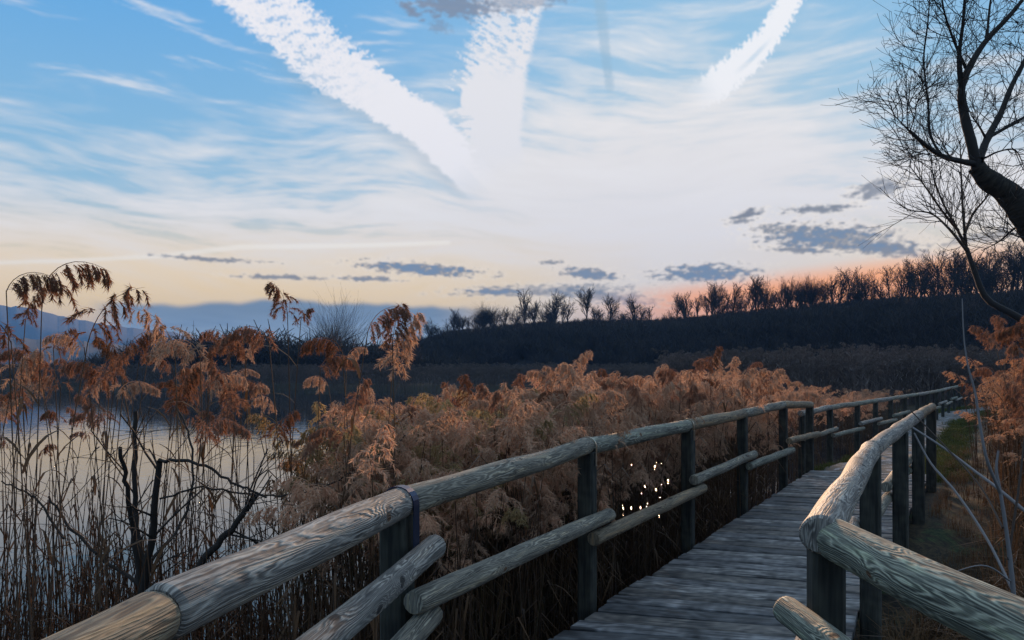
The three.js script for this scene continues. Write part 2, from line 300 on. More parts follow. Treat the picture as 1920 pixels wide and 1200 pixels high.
{
  const p = [], uv = [], idx = [], rings = [], NA = 220;
  for (let r = 0.6, k = 0; r < 2600; k++) { rings.push(r); r *= 1.058; r += 0.02; }
  for (const r of rings) for (let a = 0; a <= NA; a++) { const t = a / NA * Math.PI * 2, x = Math.sin(t) * r, d = Math.cos(t) * r; p.push(x, r < 200 ? ground(x, d) : -0.24, -d); uv.push(x, d); }
  for (let k = 0; k < rings.length - 1; k++) for (let a = 0; a < NA; a++) { const i = k * (NA + 1) + a; idx.push(i, i + 1, i + NA + 1, i + 1, i + NA + 2, i + NA + 1); }
  const c = p.length / 3; p.push(0, ground(0, 0), 0); uv.push(0, 0); for (let a = 0; a < NA; a++) idx.push(c, a + 1, a);
  const g = new THREE.BufferGeometry(); g.setAttribute('position', new THREE.Float32BufferAttribute(p, 3)); g.setAttribute('uv', new THREE.Float32BufferAttribute(uv, 2)); g.setIndex(idx); g.computeVertexNormals();
  const n = (u, v, f, s) => { const a = u * 6.2832, b = v * 6.2832; return n3(Math.cos(a) * f + s, Math.sin(a) * f, Math.cos(b) * f - s) * 0.7 + n3(Math.sin(b) * f, Math.cos(a) * f + s, Math.sin(a) * f + Math.sin(b) * f) * 0.5; };
  const soil = tex(512, 512, (u, v) => { const a = n(u, v, 1.2, 3), b = n(u, v, 7, 9), e = n(u, v, 22, 5), m = sstep(0.2, 0.7, a + b * 0.4); return [0.21 + 0.08 * b + 0.1 * e - 0.04 * m, 0.18 + 0.07 * b + 0.08 * e + 0.04 * m, 0.125 + 0.04 * b + 0.05 * e]; });
  soil.repeat.set(1 / 3.1, 1 / 3.1);
  structure('ground', g, new THREE.MeshStandardMaterial({ name: 'bank_soil', map: soil, roughness: 1 }));
}
{ // open water
  const g = new THREE.PlaneGeometry(320, 240, 1, 1); g.rotateX(-Math.PI / 2); g.translate(-120, WATER, -10);
  const p = g.attributes.position, uv = g.attributes.uv; for (let i = 0; i < p.count; i++) uv.setXY(i, p.getX(i) / 7, p.getZ(i) / 7);
  const w = (u, v, f, s) => { const a = u * 6.2832, b = v * 6.2832; return n3(Math.cos(a) * f + s, Math.sin(a) * f + Math.cos(b) * f, Math.sin(b) * f - s); };
  const rip = tex(512, 512, (u, v) => { const b = 0.5 + 0.3 * w(u, v, 1.2, 2) + 0.14 * w(u, v, 3.2, 4) + 0.05 * w(u, v, 9, 6); return [b, b, b]; }, false);
  structure('lake_water', g, new THREE.MeshPhysicalMaterial({ name: 'still_water', color: new THREE.Color().setRGB(0.012, 0.02, 0.028), roughness: 0.05, ior: 1.333, bumpMap: rip, bumpScale: 0.0025 }));
}
{ // footpath beyond the boardwalk
  const p = [], uv = [], idx = [], pts = [], R = rng(4);
  const cv = new THREE.CatmullRomCurve3(PATH.map(([x, d]) => V(x, 0, -d))); const N = 90;
  for (let k = 0; k <= N; k++) { const c = cv.getPoint(k / N), t = cv.getTangent(k / N), sx = -t.z, sz = t.x; for (let j = 0; j <= 6; j++) { const w = (j / 6 - 0.5) * (1.5 + 0.25 * n2(k * 0.2, j > 3 ? 1 : 9)), x = c.x + sx * w, z = c.z + sz * w; p.push(x, ground(x, -z) + 0.012 + 0.02 * (1 - Math.abs(j / 3 - 1)) + 0.008 * n2(x * 4, z * 4), z); uv.push(x, z); } }
  for (let k = 0; k < N; k++) for (let j = 0; j < 6; j++) { const i = k * 7 + j; idx.push(i, i + 1, i + 7, i + 1, i + 8, i + 7); }
  const g = new THREE.BufferGeometry(); g.setAttribute('position', new THREE.Float32BufferAttribute(p, 3)); g.setAttribute('uv', new THREE.Float32BufferAttribute(uv, 2)); g.setIndex(idx); g.computeVertexNormals();
  const t = tex(512, 512, (u, v) => { const a = fbm2(u * 6, v * 6, 4), b = n2(u * 60, v * 60), f = sstep(0.05, 0.4, a + 0.3 * b); return [lerp(0.34, 0.62, f), lerp(0.33, 0.62, f), lerp(0.31, 0.64, f)]; }); t.repeat.set(0.5, 0.5); t.wrapS = t.wrapT = THREE.MirroredRepeatWrapping;
  structure('path', g, new THREE.MeshStandardMaterial({ name: 'frosted_gravel', map: t, roughness: 0.95, side: THREE.DoubleSide }));
}

// ---------------------------------------------------------------- wooded ridge across the water and the far hills
const CREST = [[300, 690, 260], [480, 684, 245], [560, 676, 235], [650, 660, 228], [750, 652, 220], [850, 626, 212], [960, 614, 205], [1100, 608, 195], [1230, 608, 185], [1400, 592, 170], [1550, 578, 155], [1700, 568, 140], [1850, 562, 128], [2000, 545, 118], [2300, 540, 104], [2800, 545, 92], [3600, 560, 84]];
const crest = (px) => { let i = 0; while (i < CREST.length - 2 && CREST[i + 1][0] < px) i++; const a = CREST[i], b = CREST[i + 1], t = clamp((px - a[0]) / (b[0] - a[0])); const y = lerp(a[1], b[1], t), d = lerp(a[2], b[2], t); return at(px, y, d); };
const FOOT = 0.66;
const slope = (px, t) => { // t 0 at the foot, 1 at the crest, above 1 behind it
  const c = crest(px), k = FOOT + (1 - FOOT) * t, h = t <= 1 ? Math.pow(Math.sin(Math.max(0, t) * Math.PI / 2), 0.9) : 1 - 0.10 * (t - 1);
  return V(c.x * k, -0.5 + (c.y + 0.5) * h + 0.35 * n2(px * 0.01, t * 5) * sstep(0, 0.2, t), c.z * k);
};
{
  const p = [], uv = [], idx = [], cols = [], ts = [-0.02, 0.05, 0.12, 0.2, 0.3, 0.42, 0.55, 0.7, 0.85, 1, 1.2, 1.6, 2.4, 4];
  for (let px = 300; px <= 3600; px += 30) cols.push(px);
  for (const px of cols) for (const t of ts) { const q = slope(px, t); p.push(q.x, q.y, q.z); uv.push(q.x, q.z); }
  for (let k = 0; k < cols.length - 1; k++) for (let j = 0; j < ts.length - 1; j++) { const i = k * ts.length + j; idx.push(i, i + ts.length, i + 1, i + 1, i + ts.length, i + ts.length + 1); }
  const g = new THREE.BufferGeometry(); g.setAttribute('position', new THREE.Float32BufferAttribute(p, 3)); g.setAttribute('uv', new THREE.Float32BufferAttribute(uv, 2)); g.setIndex(idx); g.computeVertexNormals();
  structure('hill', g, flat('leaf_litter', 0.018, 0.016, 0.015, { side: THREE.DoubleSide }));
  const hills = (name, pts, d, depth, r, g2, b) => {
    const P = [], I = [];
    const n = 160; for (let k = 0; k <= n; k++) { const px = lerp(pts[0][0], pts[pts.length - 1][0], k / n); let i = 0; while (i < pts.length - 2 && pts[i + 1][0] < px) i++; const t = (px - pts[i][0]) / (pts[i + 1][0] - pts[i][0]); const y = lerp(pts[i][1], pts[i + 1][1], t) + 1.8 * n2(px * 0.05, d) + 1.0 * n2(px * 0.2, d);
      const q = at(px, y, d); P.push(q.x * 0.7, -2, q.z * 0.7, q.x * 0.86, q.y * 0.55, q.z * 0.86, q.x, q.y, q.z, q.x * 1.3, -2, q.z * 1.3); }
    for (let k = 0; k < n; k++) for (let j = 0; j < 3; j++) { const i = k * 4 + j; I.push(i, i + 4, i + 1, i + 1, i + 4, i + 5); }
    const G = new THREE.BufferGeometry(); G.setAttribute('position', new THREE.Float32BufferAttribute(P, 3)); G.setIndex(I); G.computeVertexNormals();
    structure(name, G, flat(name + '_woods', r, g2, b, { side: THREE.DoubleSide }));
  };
  hills('far_hills', [[-900, 560], [-400, 545], [-100, 562], [0, 572], [60, 577], [110, 592], [170, 604], [260, 617], [330, 624], [400, 640], [470, 655], [560, 676], [700, 692]], 1650, 0, 0.07, 0.10, 0.14);  // wood colour lightened and blued: distance haze painted in on top of the fog
  hills('distant_hills', [[-900, 610], [-300, 620], [0, 632], [150, 640], [300, 652], [450, 664], [640, 680], [900, 688]], 800, 0, 0.04, 0.05, 0.06);
}
const HAZE = 0.0003;
scene.fog = new THREE.FogExp2(new THREE.Color().setRGB(0.16, 0.44, 1.0), HAZE);
// ---------------------------------------------------------------- boardwalk deck
const poly = (pts) => (d) => { let i = 0; while (i < pts.length - 2 && pts[i + 1][0] < d) i++; const [a, x] = pts[i], [b, y] = pts[i + 1]; return lerp(x, y, (d - a) / (b - a)); };
const deckLeft = poly([[-2.6, -0.86], [1.55, -0.59], [2.86, -0.31], [4.2, 0.14], [5.0, 0.585], [11.7, 4.40]]);
const deckRight = poly([[-2.6, 0.90], [1.4, 0.85], [2.3, 0.84], [4.78, 2.07], [6.56, 3.10], [8.34, 4.15], [10.3, 5.31], [11.6, 6.08]]);
const skew = poly([[-2.6, 0], [1, 0.02], [3, 0.16], [4.6, 0.34], [5.4, 0.47], [8, 0.48], [11.7, 0.44]]);
{
  const R = rng(21), deck = thing('boardwalk', 'narrow boardwalk of weathered grey cross planks leading away between the log rails', 'boardwalk');
  // one sawn plank with chamfered upper edges, a little cupped; corners given on the deck
  const plank = (l0, l1, r0, r1, y, th, uoff) => {
    const p = [], uv = [], idx = [], L = l0.distanceTo(r0), n = 5;
    for (let k = 0; k <= n; k++) {
      const t = k / n, a = l0.clone().lerp(r0, t), b = l1.clone().lerp(r1, t), w = b.clone().sub(a), W = w.length(); w.normalize();
      const wob = 0.003 * Math.sin(t * 5 + uoff), row = [[0, -th], [0, -0.009], [0.010, 0], [W - 0.010, 0], [W, -0.009], [W, -th]];
      for (const [c, h] of row) { p.push(a.x + w.x * c, y + h + wob, a.z + w.z * c); uv.push(uoff + t * L, c * 1.0 + uoff * 0.37); }
    }
    for (let k = 0; k < n; k++) for (let j = 0; j < 5; j++) { const i = k * 6 + j; idx.push(i, i + 6, i + 1, i + 1, i + 6, i + 7); }
    for (const k of [0, n]) { const i = k * 6, f = k ? [0, 1, 2, 0, 2, 3, 0, 3, 4, 0, 4, 5] : [0, 2, 1, 0, 3, 2, 0, 4, 3, 0, 5, 4]; for (const q of f) idx.push(i + q); }
    const g = new THREE.BufferGeometry(); g.setAttribute('position', new THREE.Float32BufferAttribute(p, 3)); g.setAttribute('uv', new THREE.Float32BufferAttribute(uv, 2)); g.setIndex(idx);
    const h = g.toNonIndexed(); h.computeVertexNormals(); return h;
  };
  for (let d = -2.4; d < 11.55;) {
    const step = lerp(0.148, 0.168, sstep(2, 4.5, d)) * (0.92 + R() * 0.16), gap = 0.022 + R() * 0.014, e = d + step;
    const jl = (R() - 0.5) * 0.03, jr = (R() - 0.5) * 0.03;
    const P = (s, side, j) => { if (side < 0) return V(deckLeft(s) + j, 0, -s); const dr = s - skew(s); return V(deckRight(dr) + j, 0, -dr); };
    part(deck, 'plank', plank(P(d, -1, jl), P(e - gap, -1, jl), P(d, 1, jr), P(e - gap, 1, jr), (R() - 0.5) * 0.012, 0.045, R() * 9), PLANKS[Math.floor(R() * 4)]);
    d = e;
  }
  for (const k of [0.12, 0.5, 0.88]) {            // bearers under the planks
    const pts = []; for (let d = -2.4; d <= 11.4; d += 0.6) { const x0 = deckLeft(d), dr = d - skew(d), x1 = deckRight(dr); pts.push(V(lerp(x0, x1, k), -0.13, -lerp(d, dr, k))); }
    part(deck, 'bearer', new MB().tube(pts, 0.075, 4).build(), POSTWOOD);
  }
}

// ---------------------------------------------------------------- log rails
// a peeled log with rounded rims from a to b; radius swells and wanders a little
function logGeo(a, b, r, seed, sides = 18) {
  const L = a.distanceTo(b), n = Math.max(6, Math.round(L / 0.16)), p = [], uv = [], idx = [], W = sides + 1;
  const T = b.clone().sub(a).normalize(), N = V(0, 1, 0).addScaledVector(T, -T.y).normalize(), B = V(0, 0, 0).crossVectors(T, N);
  const st = [[0, 0, 1], [0, 0.86, 1], [0, 0.86], [0.006, 0.97], [0.02, 1]]; for (let k = 1; k < n; k++) st.push([k / n * L, 1]); st.push([L - 0.02, 1], [L - 0.006, 0.97], [L, 0.86], [L, 0.86, 1], [L, 0, 1]);
  for (const [s, m, cap] of st) for (let j = 0; j <= sides; j++) {
    const th = j / sides * Math.PI * 2, rr = m * r * (1 + 0.035 * n3(s * 2.2 + seed * 9, Math.cos(th), Math.sin(th)) + 0.05 * n2(s * 0.8, seed * 3.3)), c = Math.cos(th) * rr, q = Math.sin(th) * rr;
    const wx = 0.006 * n2(s * 0.9 + seed, 4), wy = 0.006 * n2(s * 0.9 + seed, 14);
    p.push(a.x + T.x * s + N.x * (c + wy) + B.x * (q + wx), a.y + T.y * s + N.y * (c + wy) + B.y * (q + wx), a.z + T.z * s + N.z * (c + wy) + B.z * (q + wx)); if (cap) uv.push(c * 0.9 + seed * 0.3, q * 4 + seed * 0.17); else uv.push(s / 2 + seed * 0.377, j / sides + seed * 0.21);
  }
  for (let k = 0; k < st.length - 1; k++) if (!st[k][2] === !st[k + 1][2]) for (let j = 0; j < sides; j++) { const i = k * W + j; idx.push(i, i + 1, i + W, i + 1, i + W + 1, i + W); }
  const g = new THREE.BufferGeometry(); g.setAttribute('position', new THREE.Float32BufferAttribute(p, 3)); g.setAttribute('uv', new THREE.Float32BufferAttribute(uv, 2)); g.setIndex(idx); g.computeVertexNormals();
  // weld the normals along the uv seam
  const nn = g.attributes.normal; for (let k = 0; k < st.length; k++) { const i = k * W, j = i + sides, v = V(nn.getX(i) + nn.getX(j), nn.getY(i) + nn.getY(j), nn.getZ(i) + nn.getZ(j)).normalize(); nn.setXYZ(i, v.x, v.y, v.z); nn.setXYZ(j, v.x, v.y, v.z); }
  return g;
}
// square post with chamfered corners and a hollowed top that takes the rail
function postGeo(x, z, y0, y1, w, turn, seed) {
  const h = w / 2, c = 0.012, ring = [[-h + c, -h], [h - c, -h], [h, -h + c], [h, h - c], [h - c, h], [-h + c, h], [-h, h - c], [-h, -h + c]], p = [], uv = [], idx = [], ys = [y0, lerp(y0, y1, 0.5), y1 - 0.006, y1];
  const lean = 0.010 * n2(seed * 3, 2), ct = Math.cos(turn), sn = Math.sin(turn); let per = 0;
  ys.forEach((y, k) => { per = 0; for (let j = 0; j <= 8; j++) { const [a, b] = ring[j % 8], m = k === 3 ? 0.93 : 1, pa = a * m, pb = b * m; p.push(x + pa * ct + pb * sn + lean * (y - y0), y, z - pa * sn + pb * ct); uv.push(y + seed * 0.61, per + seed); per += j % 2 ? 0.017 : w - 2 * c; } });
  for (let k = 0; k < 3; k++) for (let j = 0; j < 8; j++) { const i = k * 9 + j; idx.push(i, i + 9, i + 1, i + 1, i + 9, i + 10); }
  const t0 = 27; for (let j = 1; j < 7; j++) idx.push(t0, t0 + j + 1, t0 + j);
  const g = new THREE.BufferGeometry(); g.setAttribute('position', new THREE.Float32BufferAttribute(p, 3)); g.setAttribute('uv', new THREE.Float32BufferAttribute(uv, 2)); g.setIndex(idx); const q = g.toNonIndexed(); q.computeVertexNormals(); return q;
}
const gd = (x, z) => Math.min(ground(x, -z), -0.3) - 0.25;
// strap bent over the log, its two ends running down the sides of the post
function strapGeo(c, T, r, width, drop) {
  const N = V(0, 1, 0), B = V(0, 0, 0).crossVectors(T, N).normalize(), prof = [];
  prof.push([-r, -drop]); for (let k = 0; k <= 12; k++) { const a = Math.PI - k / 12 * Math.PI; prof.push([Math.cos(a) * r, Math.sin(a) * r]); } prof.push([r, -drop]);
  const p = [], idx = []; for (const [b, n] of prof) for (const s of [[-1, 0], [1, 0], [1, 1], [-1, 1]]) { const k = 1 + s[1] * 0.05; p.push(c.x + T.x * s[0] * width / 2 + B.x * b * k, c.y + (n > 0 ? n * k : n), c.z + T.z * s[0] * width / 2 + B.z * b * k); }
  for (let k = 0; k < prof.length - 1; k++) for (let j = 0; j < 4; j++) { const a = k * 4 + j, b = k * 4 + (j + 1) % 4; idx.push(a, b, a + 4, b, b + 4, a + 4); }
  const g = new THREE.BufferGeometry(); g.setAttribute('position', new THREE.Float32BufferAttribute(p, 3)); g.setIndex(idx); const q = g.toNonIndexed(); q.computeVertexNormals(); return q;
}
const xz = (x, y, d) => V(x, y, -d);
const RAIL = 0.056, MIDR = 0.043;
{ // left rail of the boardwalk
  const rail = thing('log_railing', 'log handrail with staggered lower logs along the water side of the boardwalk', 'railing');
  const S = [xz(-0.93, 0.98, -1.9), xz(-0.90, 0.98, -0.1), xz(-0.684, 0.98, 1.55), xz(-0.40, 0.98, 2.86), xz(0.47, 0.98, 5.0), xz(1.485, 0.982, 6.78), xz(2.44, 0.996, 8.46), xz(3.50, 1.004, 10.32), xz(4.36, 0.95, 11.7)];
  for (let i = 0; i < S.length - 1; i++) {
    const a = S[i].clone(), b = S[i + 1].clone(), T = b.clone().sub(a).normalize();
    b.addScaledVector(T, i === S.length - 2 ? 0.06 : -0.004); if (i) a.addScaledVector(T, 0.004);
    const r = i === 1 ? RAIL * 0.97 : i === 2 ? RAIL * 1.04 : RAIL * (1 - 0.015 * i);
    part(rail, 'top_rail', logGeo(a, b, r, i + 1), i === 1 ? TANLOG : i >= 4 && i % 2 ? TANLOG : LOGS[(i + 1) % 3]);
  }
  const posts = {};
  S.forEach((s, i) => { if (i === 2) return; const q = S[Math.min(i + 1, S.length - 1)], o = S[Math.max(i - 1, 0)], turn = Math.atan2(q.x - o.x, -(q.z - o.z));
    posts[i] = part(rail, 'post', postGeo(s.x, s.z, gd(s.x, s.z), s.y - 0.035, 0.10, -turn, i + 1), POSTWOOD); });
  const inner = (s, i, off) => { const q = S[Math.min(i + 1, S.length - 1)], o = S[Math.max(i - 1, 0)], T = q.clone().sub(o).normalize(); return s.clone().add(V(-T.z, 0, T.x).multiplyScalar(off)); };
  const M = [[1, 3, 0.80, 0.80, 0.2, 0.16, 0], [1, 3, 0.565, 0.565, 0.2, 0.10, 1], [3, 4, 0.655, 0.545, 0.10, 0.17, 2], [4, 5, 0.43, 0.448, 0.12, 0.14, 3], [5, 6, 0.545, 0.56, 0.13, 0.12, 4], [6, 7, 0.455, 0.42, 0.12, 0.12, 5], [7, 8, 0.55, 0.52, 0.1, 0.14, 6]];
  for (const [i, j, y0, y1, e0, e1, k] of M) {
    const off = 0.05 + MIDR + (k === 2 ? 0.01 : 0), a = inner(S[i], i, off).setY(y0), b = inner(S[j], j, off).setY(y1), T = b.clone().sub(a).normalize();
    a.addScaledVector(T, -e0); b.addScaledVector(T, e1);
    part(rail, 'lower_rail', logGeo(a, b, k === 0 ? 0.044 : MIDR, k + 12, 14), [LOGS[0], LOGS[1], LOGS[1], TANLOG, LOGS[1], LOGS[2], TANLOG][k]);
  }
  const tan = (i) => S[i + 1].clone().sub(S[i - 1]).setY(0).normalize();
  part(posts[3], 'metal_strap', strapGeo(S[3], tan(3), 0.0625, 0.045, 0.16), STRAPBLUE, 'dark blue steel strap over the rail joint');
  part(posts[4], 'metal_strap', strapGeo(S[4], tan(4), 0.0595, 0.018, 0.12), STRAPBRIGHT, 'thin bright steel strap over the rail joint');
  part(posts[5], 'metal_strap', strapGeo(S[5], tan(5), 0.0585, 0.016, 0.12), STRAPBRIGHT);
}
{ // right rail
  const rail = thing('log_railing', 'log handrail on the landward side, bending sharply at its nearest post', 'railing');
  const S = [xz(1.04, 0.98, -1.6), xz(0.99, 0.98, 0.35), xz(0.91, 0.98, 2.32), xz(2.154, 0.98, 4.8), xz(3.19, 0.985, 6.56), xz(4.24, 0.985, 8.34), xz(5.40, 0.975, 10.3)];
  const near = logGeo(S[1], S[2].clone().add(V(0.01, -0.012, 0.005)), 0.058, 31, 22);
  part(rail, 'top_rail', logGeo(S[0], S[1].clone().add(V(0, 0, 0.01)), 0.056, 30), LOGS[0]);
  part(rail, 'top_rail', near, GREENLOG, 'knotty greenish log reaching toward the viewer');
  const T0 = S[3].clone().sub(S[2]).normalize();
  part(rail, 'top_rail', logGeo(S[2].clone().addScaledVector(T0, -0.055).add(V(-0.015, 0.012, 0)), S[3].clone().addScaledVector(T0, 0.02), 0.056, 32), LOGS[0]);
  part(rail, 'top_rail', logGeo(S[3].clone().addScaledVector(T0, 0.02), S[5].clone(), 0.054, 33), LOGS[0]);
  const T1 = S[6].clone().sub(S[5]).normalize();
  part(rail, 'top_rail', logGeo(S[5].clone().addScaledVector(T1, 0.006), S[6].clone().addScaledVector(T1, 0.06), 0.053, 34), TANLOG);
  S.forEach((s, i) => { if (i === 0) return; const q = S[Math.min(i + 1, S.length - 1)], o = S[Math.max(i - 1, 0)], turn = i === 2 ? 0.12 : Math.atan2(q.x - o.x, -(q.z - o.z));
    part(rail, 'post', postGeo(s.x, s.z, gd(s.x, s.z), s.y - 0.035, i === 2 ? 0.092 : 0.115, -turn, i + 21), POSTWOOD); });
  const inner = (i, off) => { const q = S[Math.min(i + 1, S.length - 1)], o = S[Math.max(i - (i === 3 ? 0 : 1), 0)], T = q.clone().sub(o).normalize(); return S[i].clone().add(V(T.z, 0, -T.x).multiplyScalar(off)); };
  const low = (a, b, e0, e1, k, m) => { const T = b.clone().sub(a).normalize(); part(rail, 'lower_rail', logGeo(a.clone().addScaledVector(T, -e0), b.clone().addScaledVector(T, e1), MIDR, k, 14), m); };
  low(xz(0.885, 0.76, 0.35), xz(0.815, 0.745, 2.30), 0.3, 0.09, 41, GREENLOG);
  low(xz(0.85, 0.51, 2.42), inner(3, 0.10).setY(0.51), 0.05, 0.12, 42, LOGS[0]);
  low(inner(3, 0.10).setY(0.40), inner(4, 0.10).setY(0.40), 0.12, 0.14, 43, LOGS[1]);
  low(inner(4, 0.10).setY(0.51), inner(5, 0.10).setY(0.51), 0.13, 0.12, 44, LOGS[1]);
  low(inner(5, 0.10).setY(0.41), inner(6, 0.10).setY(0.41), 0.12, 0.12, 45, LOGS[2]);
}
{ // fence along the path beyond the boardwalk
  const rail = thing('log_fence', 'log fence curving away along the path beyond the boardwalk', 'fence');
  const F = [[1503, 775], [1556, 764], [1607, 757], [1642, 751.5], [1670, 747.5], [1697, 743], [1720, 739.5], [1740, 736.5], [1756, 733.5], [1768, 731], [1779, 728], [1789, 726], [1799, 723.5]].map(([px, py]) => { const d = 0.72 * FOCAL / (py - HORIZON); const q = at(px, py, d); q.y = EYE - 0.72; return q; });
  for (let i = 0; i < F.length - 1; i++) { const T = F[i + 1].clone().sub(F[i]).normalize(); part(rail, 'top_rail', logGeo(F[i].clone().addScaledVector(T, i ? 0.003 : -0.08), F[i + 1].clone().addScaledVector(T, i === F.length - 2 ? 0.2 : -0.003), 0.052, i + 60, 10), LOGS[i % 3]); }
  F.forEach((s, i) => { const q = F[Math.min(i + 1, F.length - 1)], o = F[Math.max(i - 1, 0)]; part(rail, 'post', postGeo(s.x, s.z, ground(s.x, -s.z) - 0.3, s.y - 0.03, 0.10, -Math.atan2(q.x - o.x, -(q.z - o.z)), i + 70), POSTWOOD); });
  for (let i = 0; i < F.length - 1; i++) { const T = F[i + 1].clone().sub(F[i]).normalize(), s = V(-T.z, 0, T.x).multiplyScalar(0.095), y = i % 2 ? 0.22 : 0.33; part(rail, 'lower_rail', logGeo(F[i].clone().add(s).setY(y).addScaledVector(T, -0.15), F[i + 1].clone().add(s).setY(y).addScaledVector(T, 0.15), MIDR, i + 80, 10), LOGS[(i + 1) % 3]); }
  const edging = (a, b, k, label) => { const m = new THREE.Mesh(logGeo(a, b, 0.06, k, 10), LOGS[0]); put(m, 'edging_log', { label, category: 'log', group: 'logs edging the path' }); };
  const g = (x, d) => xz(x, ground(x, d) + 0.045, d);
  edging(g(4.95, 12.9), g(6.2, 14.9), 91, 'pale edging log on the ground just past the end of the boardwalk');
  edging(g(13.6, 26.4), g(14.9, 28.2), 92, 'pale edging log beside the far end of the path fence');
}
// ---------------------------------------------------------------- bare trees
const TWIG = flat('bare_twigs', 0.028, 0.022, 0.019, { side: THREE.DoubleSide });
const RIDGETWIG = flat('ridge_twigs', 0.030, 0.024, 0.021, { side: THREE.DoubleSide });
function wander(R, a, dir, len, n, bend, up) {           // a crooked line of n + 1 points
  const pts = [a.clone()], d = dir.clone(); for (let k = 0; k < n; k++) { d.add(V((R() - 0.5) * bend, (R() - 0.5) * bend + up, (R() - 0.5) * bend)).normalize(); pts.push(pts[k].clone().addScaledVector(d, len / n)); } return pts;
}
function turned(R, dir, ang) { const side = V(R() - 0.5, R() - 0.5, R() - 0.5).cross(dir).normalize(); return dir.clone().multiplyScalar(Math.cos(ang)).addScaledVector(side, Math.sin(ang)); }
// bare crown: limbs that fork again and again; thick ones go to trunk, the rest to crown
function fork(R, trunk, crown, a, dir, len, rad, level, o) {
  const n = level === 0 ? 5 : level < 3 ? 3 : o.plain ? 1 : 2, pts = wander(R, a, dir, len, n, o.bend * (level ? 1 : 0.5), o.up * (level ? 1 : 0));
  const rads = pts.map((_, k) => rad * lerp(1, level >= o.levels ? 0.4 : 0.62, k / n)); rads.forEach((r, k) => { rads[k] = Math.max(r, o.least); });
  (level < 1 ? trunk : crown).tube(pts, rads, level === 0 ? 7 : level === 1 ? 5 : 3);
  if (level >= o.levels) return;
  const kids = o.kids[level];
  for (let k = 0; k < kids; k++) {
    const t = level === 0 ? lerp(o.from, 1, (k + R() * 0.6) / kids) : lerp(0.25, 1, (k + R()) / kids), f = Math.min(t, 0.999) * n, i = Math.floor(f), p = pts[i].clone().lerp(pts[i + 1], f - i), d = pts[i + 1].clone().sub(pts[i]).normalize();
    fork(R, trunk, crown, p, turned(R, d, o.open * (0.6 + R() * 0.7)), len * o.short * (0.75 + R() * 0.5) * (level === 0 ? lerp(1.15, 0.75, t) : 1), rads[i] * 0.6, level + 1, o);
  }
}
// [trunk length, limbs, forks per level, opening, shortening, lowest limb, upward pull]
const SHAPES = [[3.2, 12, [5, 4, 4], 0.52, 0.62, 0.28, 0.07], [3.8, 13, [5, 4, 4], 0.48, 0.56, 0.30, 0.07], [2.0, 18, [5, 4, 4], 0.62, 1.05, 0.45, 0.14], [5.0, 13, [4, 4, 4], 0.50, 0.44, 0.30, 0.07],
  [4.6, 11, [5, 4, 4], 0.62, 0.50, 0.46, 0.05], [3.0, 13, [5, 4, 4], 0.66, 0.66, 0.34, 0.06], [5.2, 10, [5, 4, 4], 0.58, 0.46, 0.54, 0.06], [4.0, 13, [4, 4, 4], 0.50, 0.52, 0.40, 0.08],
  [2.0, 15, [5, 4, 4], 0.50, 1.15, 0.40, 0.16, 0.075, 0.0075], [2.2, 10, [4, 4, 3], 0.75, 0.75, 0.10, 0.06], [3.4, 9, [4, 4, 3], 0.60, 0.60, 0.25, 0.08], [4.4, 8, [4, 4, 3], 0.55, 0.55, 0.45, 0.06]];
const TREES = SHAPES.map(([len, limbs, k, open, short, from, up, thick = 0.12, least = 0.011], n) => {
  const R = rng(500 + n * 13), t = new MB(), c = new MB();
  fork(R, t, c, V(0, -0.3, 0), V((R() - 0.5) * 0.1, 1, (R() - 0.5) * 0.1).normalize(), len, thick, 0, { levels: 4, kids: [limbs, ...k], open, short, bend: 0.24, up, from, least, plain: true });
  const tg = t.build(), cg = c.build(); cg.computeBoundingBox(); return { tg, cg, h: cg.boundingBox.max.y };
});
function tree(kind, p, height, turn, label, group) {
  const T = TREES[kind], o = thing('bare_tree', label, 'tree', group); part(o, 'trunk', T.tg, RIDGETWIG); part(o, 'crown', T.cg, RIDGETWIG);
  o.position.copy(p); o.rotation.y = turn; const s = height / T.h; o.scale.set(s, s, s); return o;
}
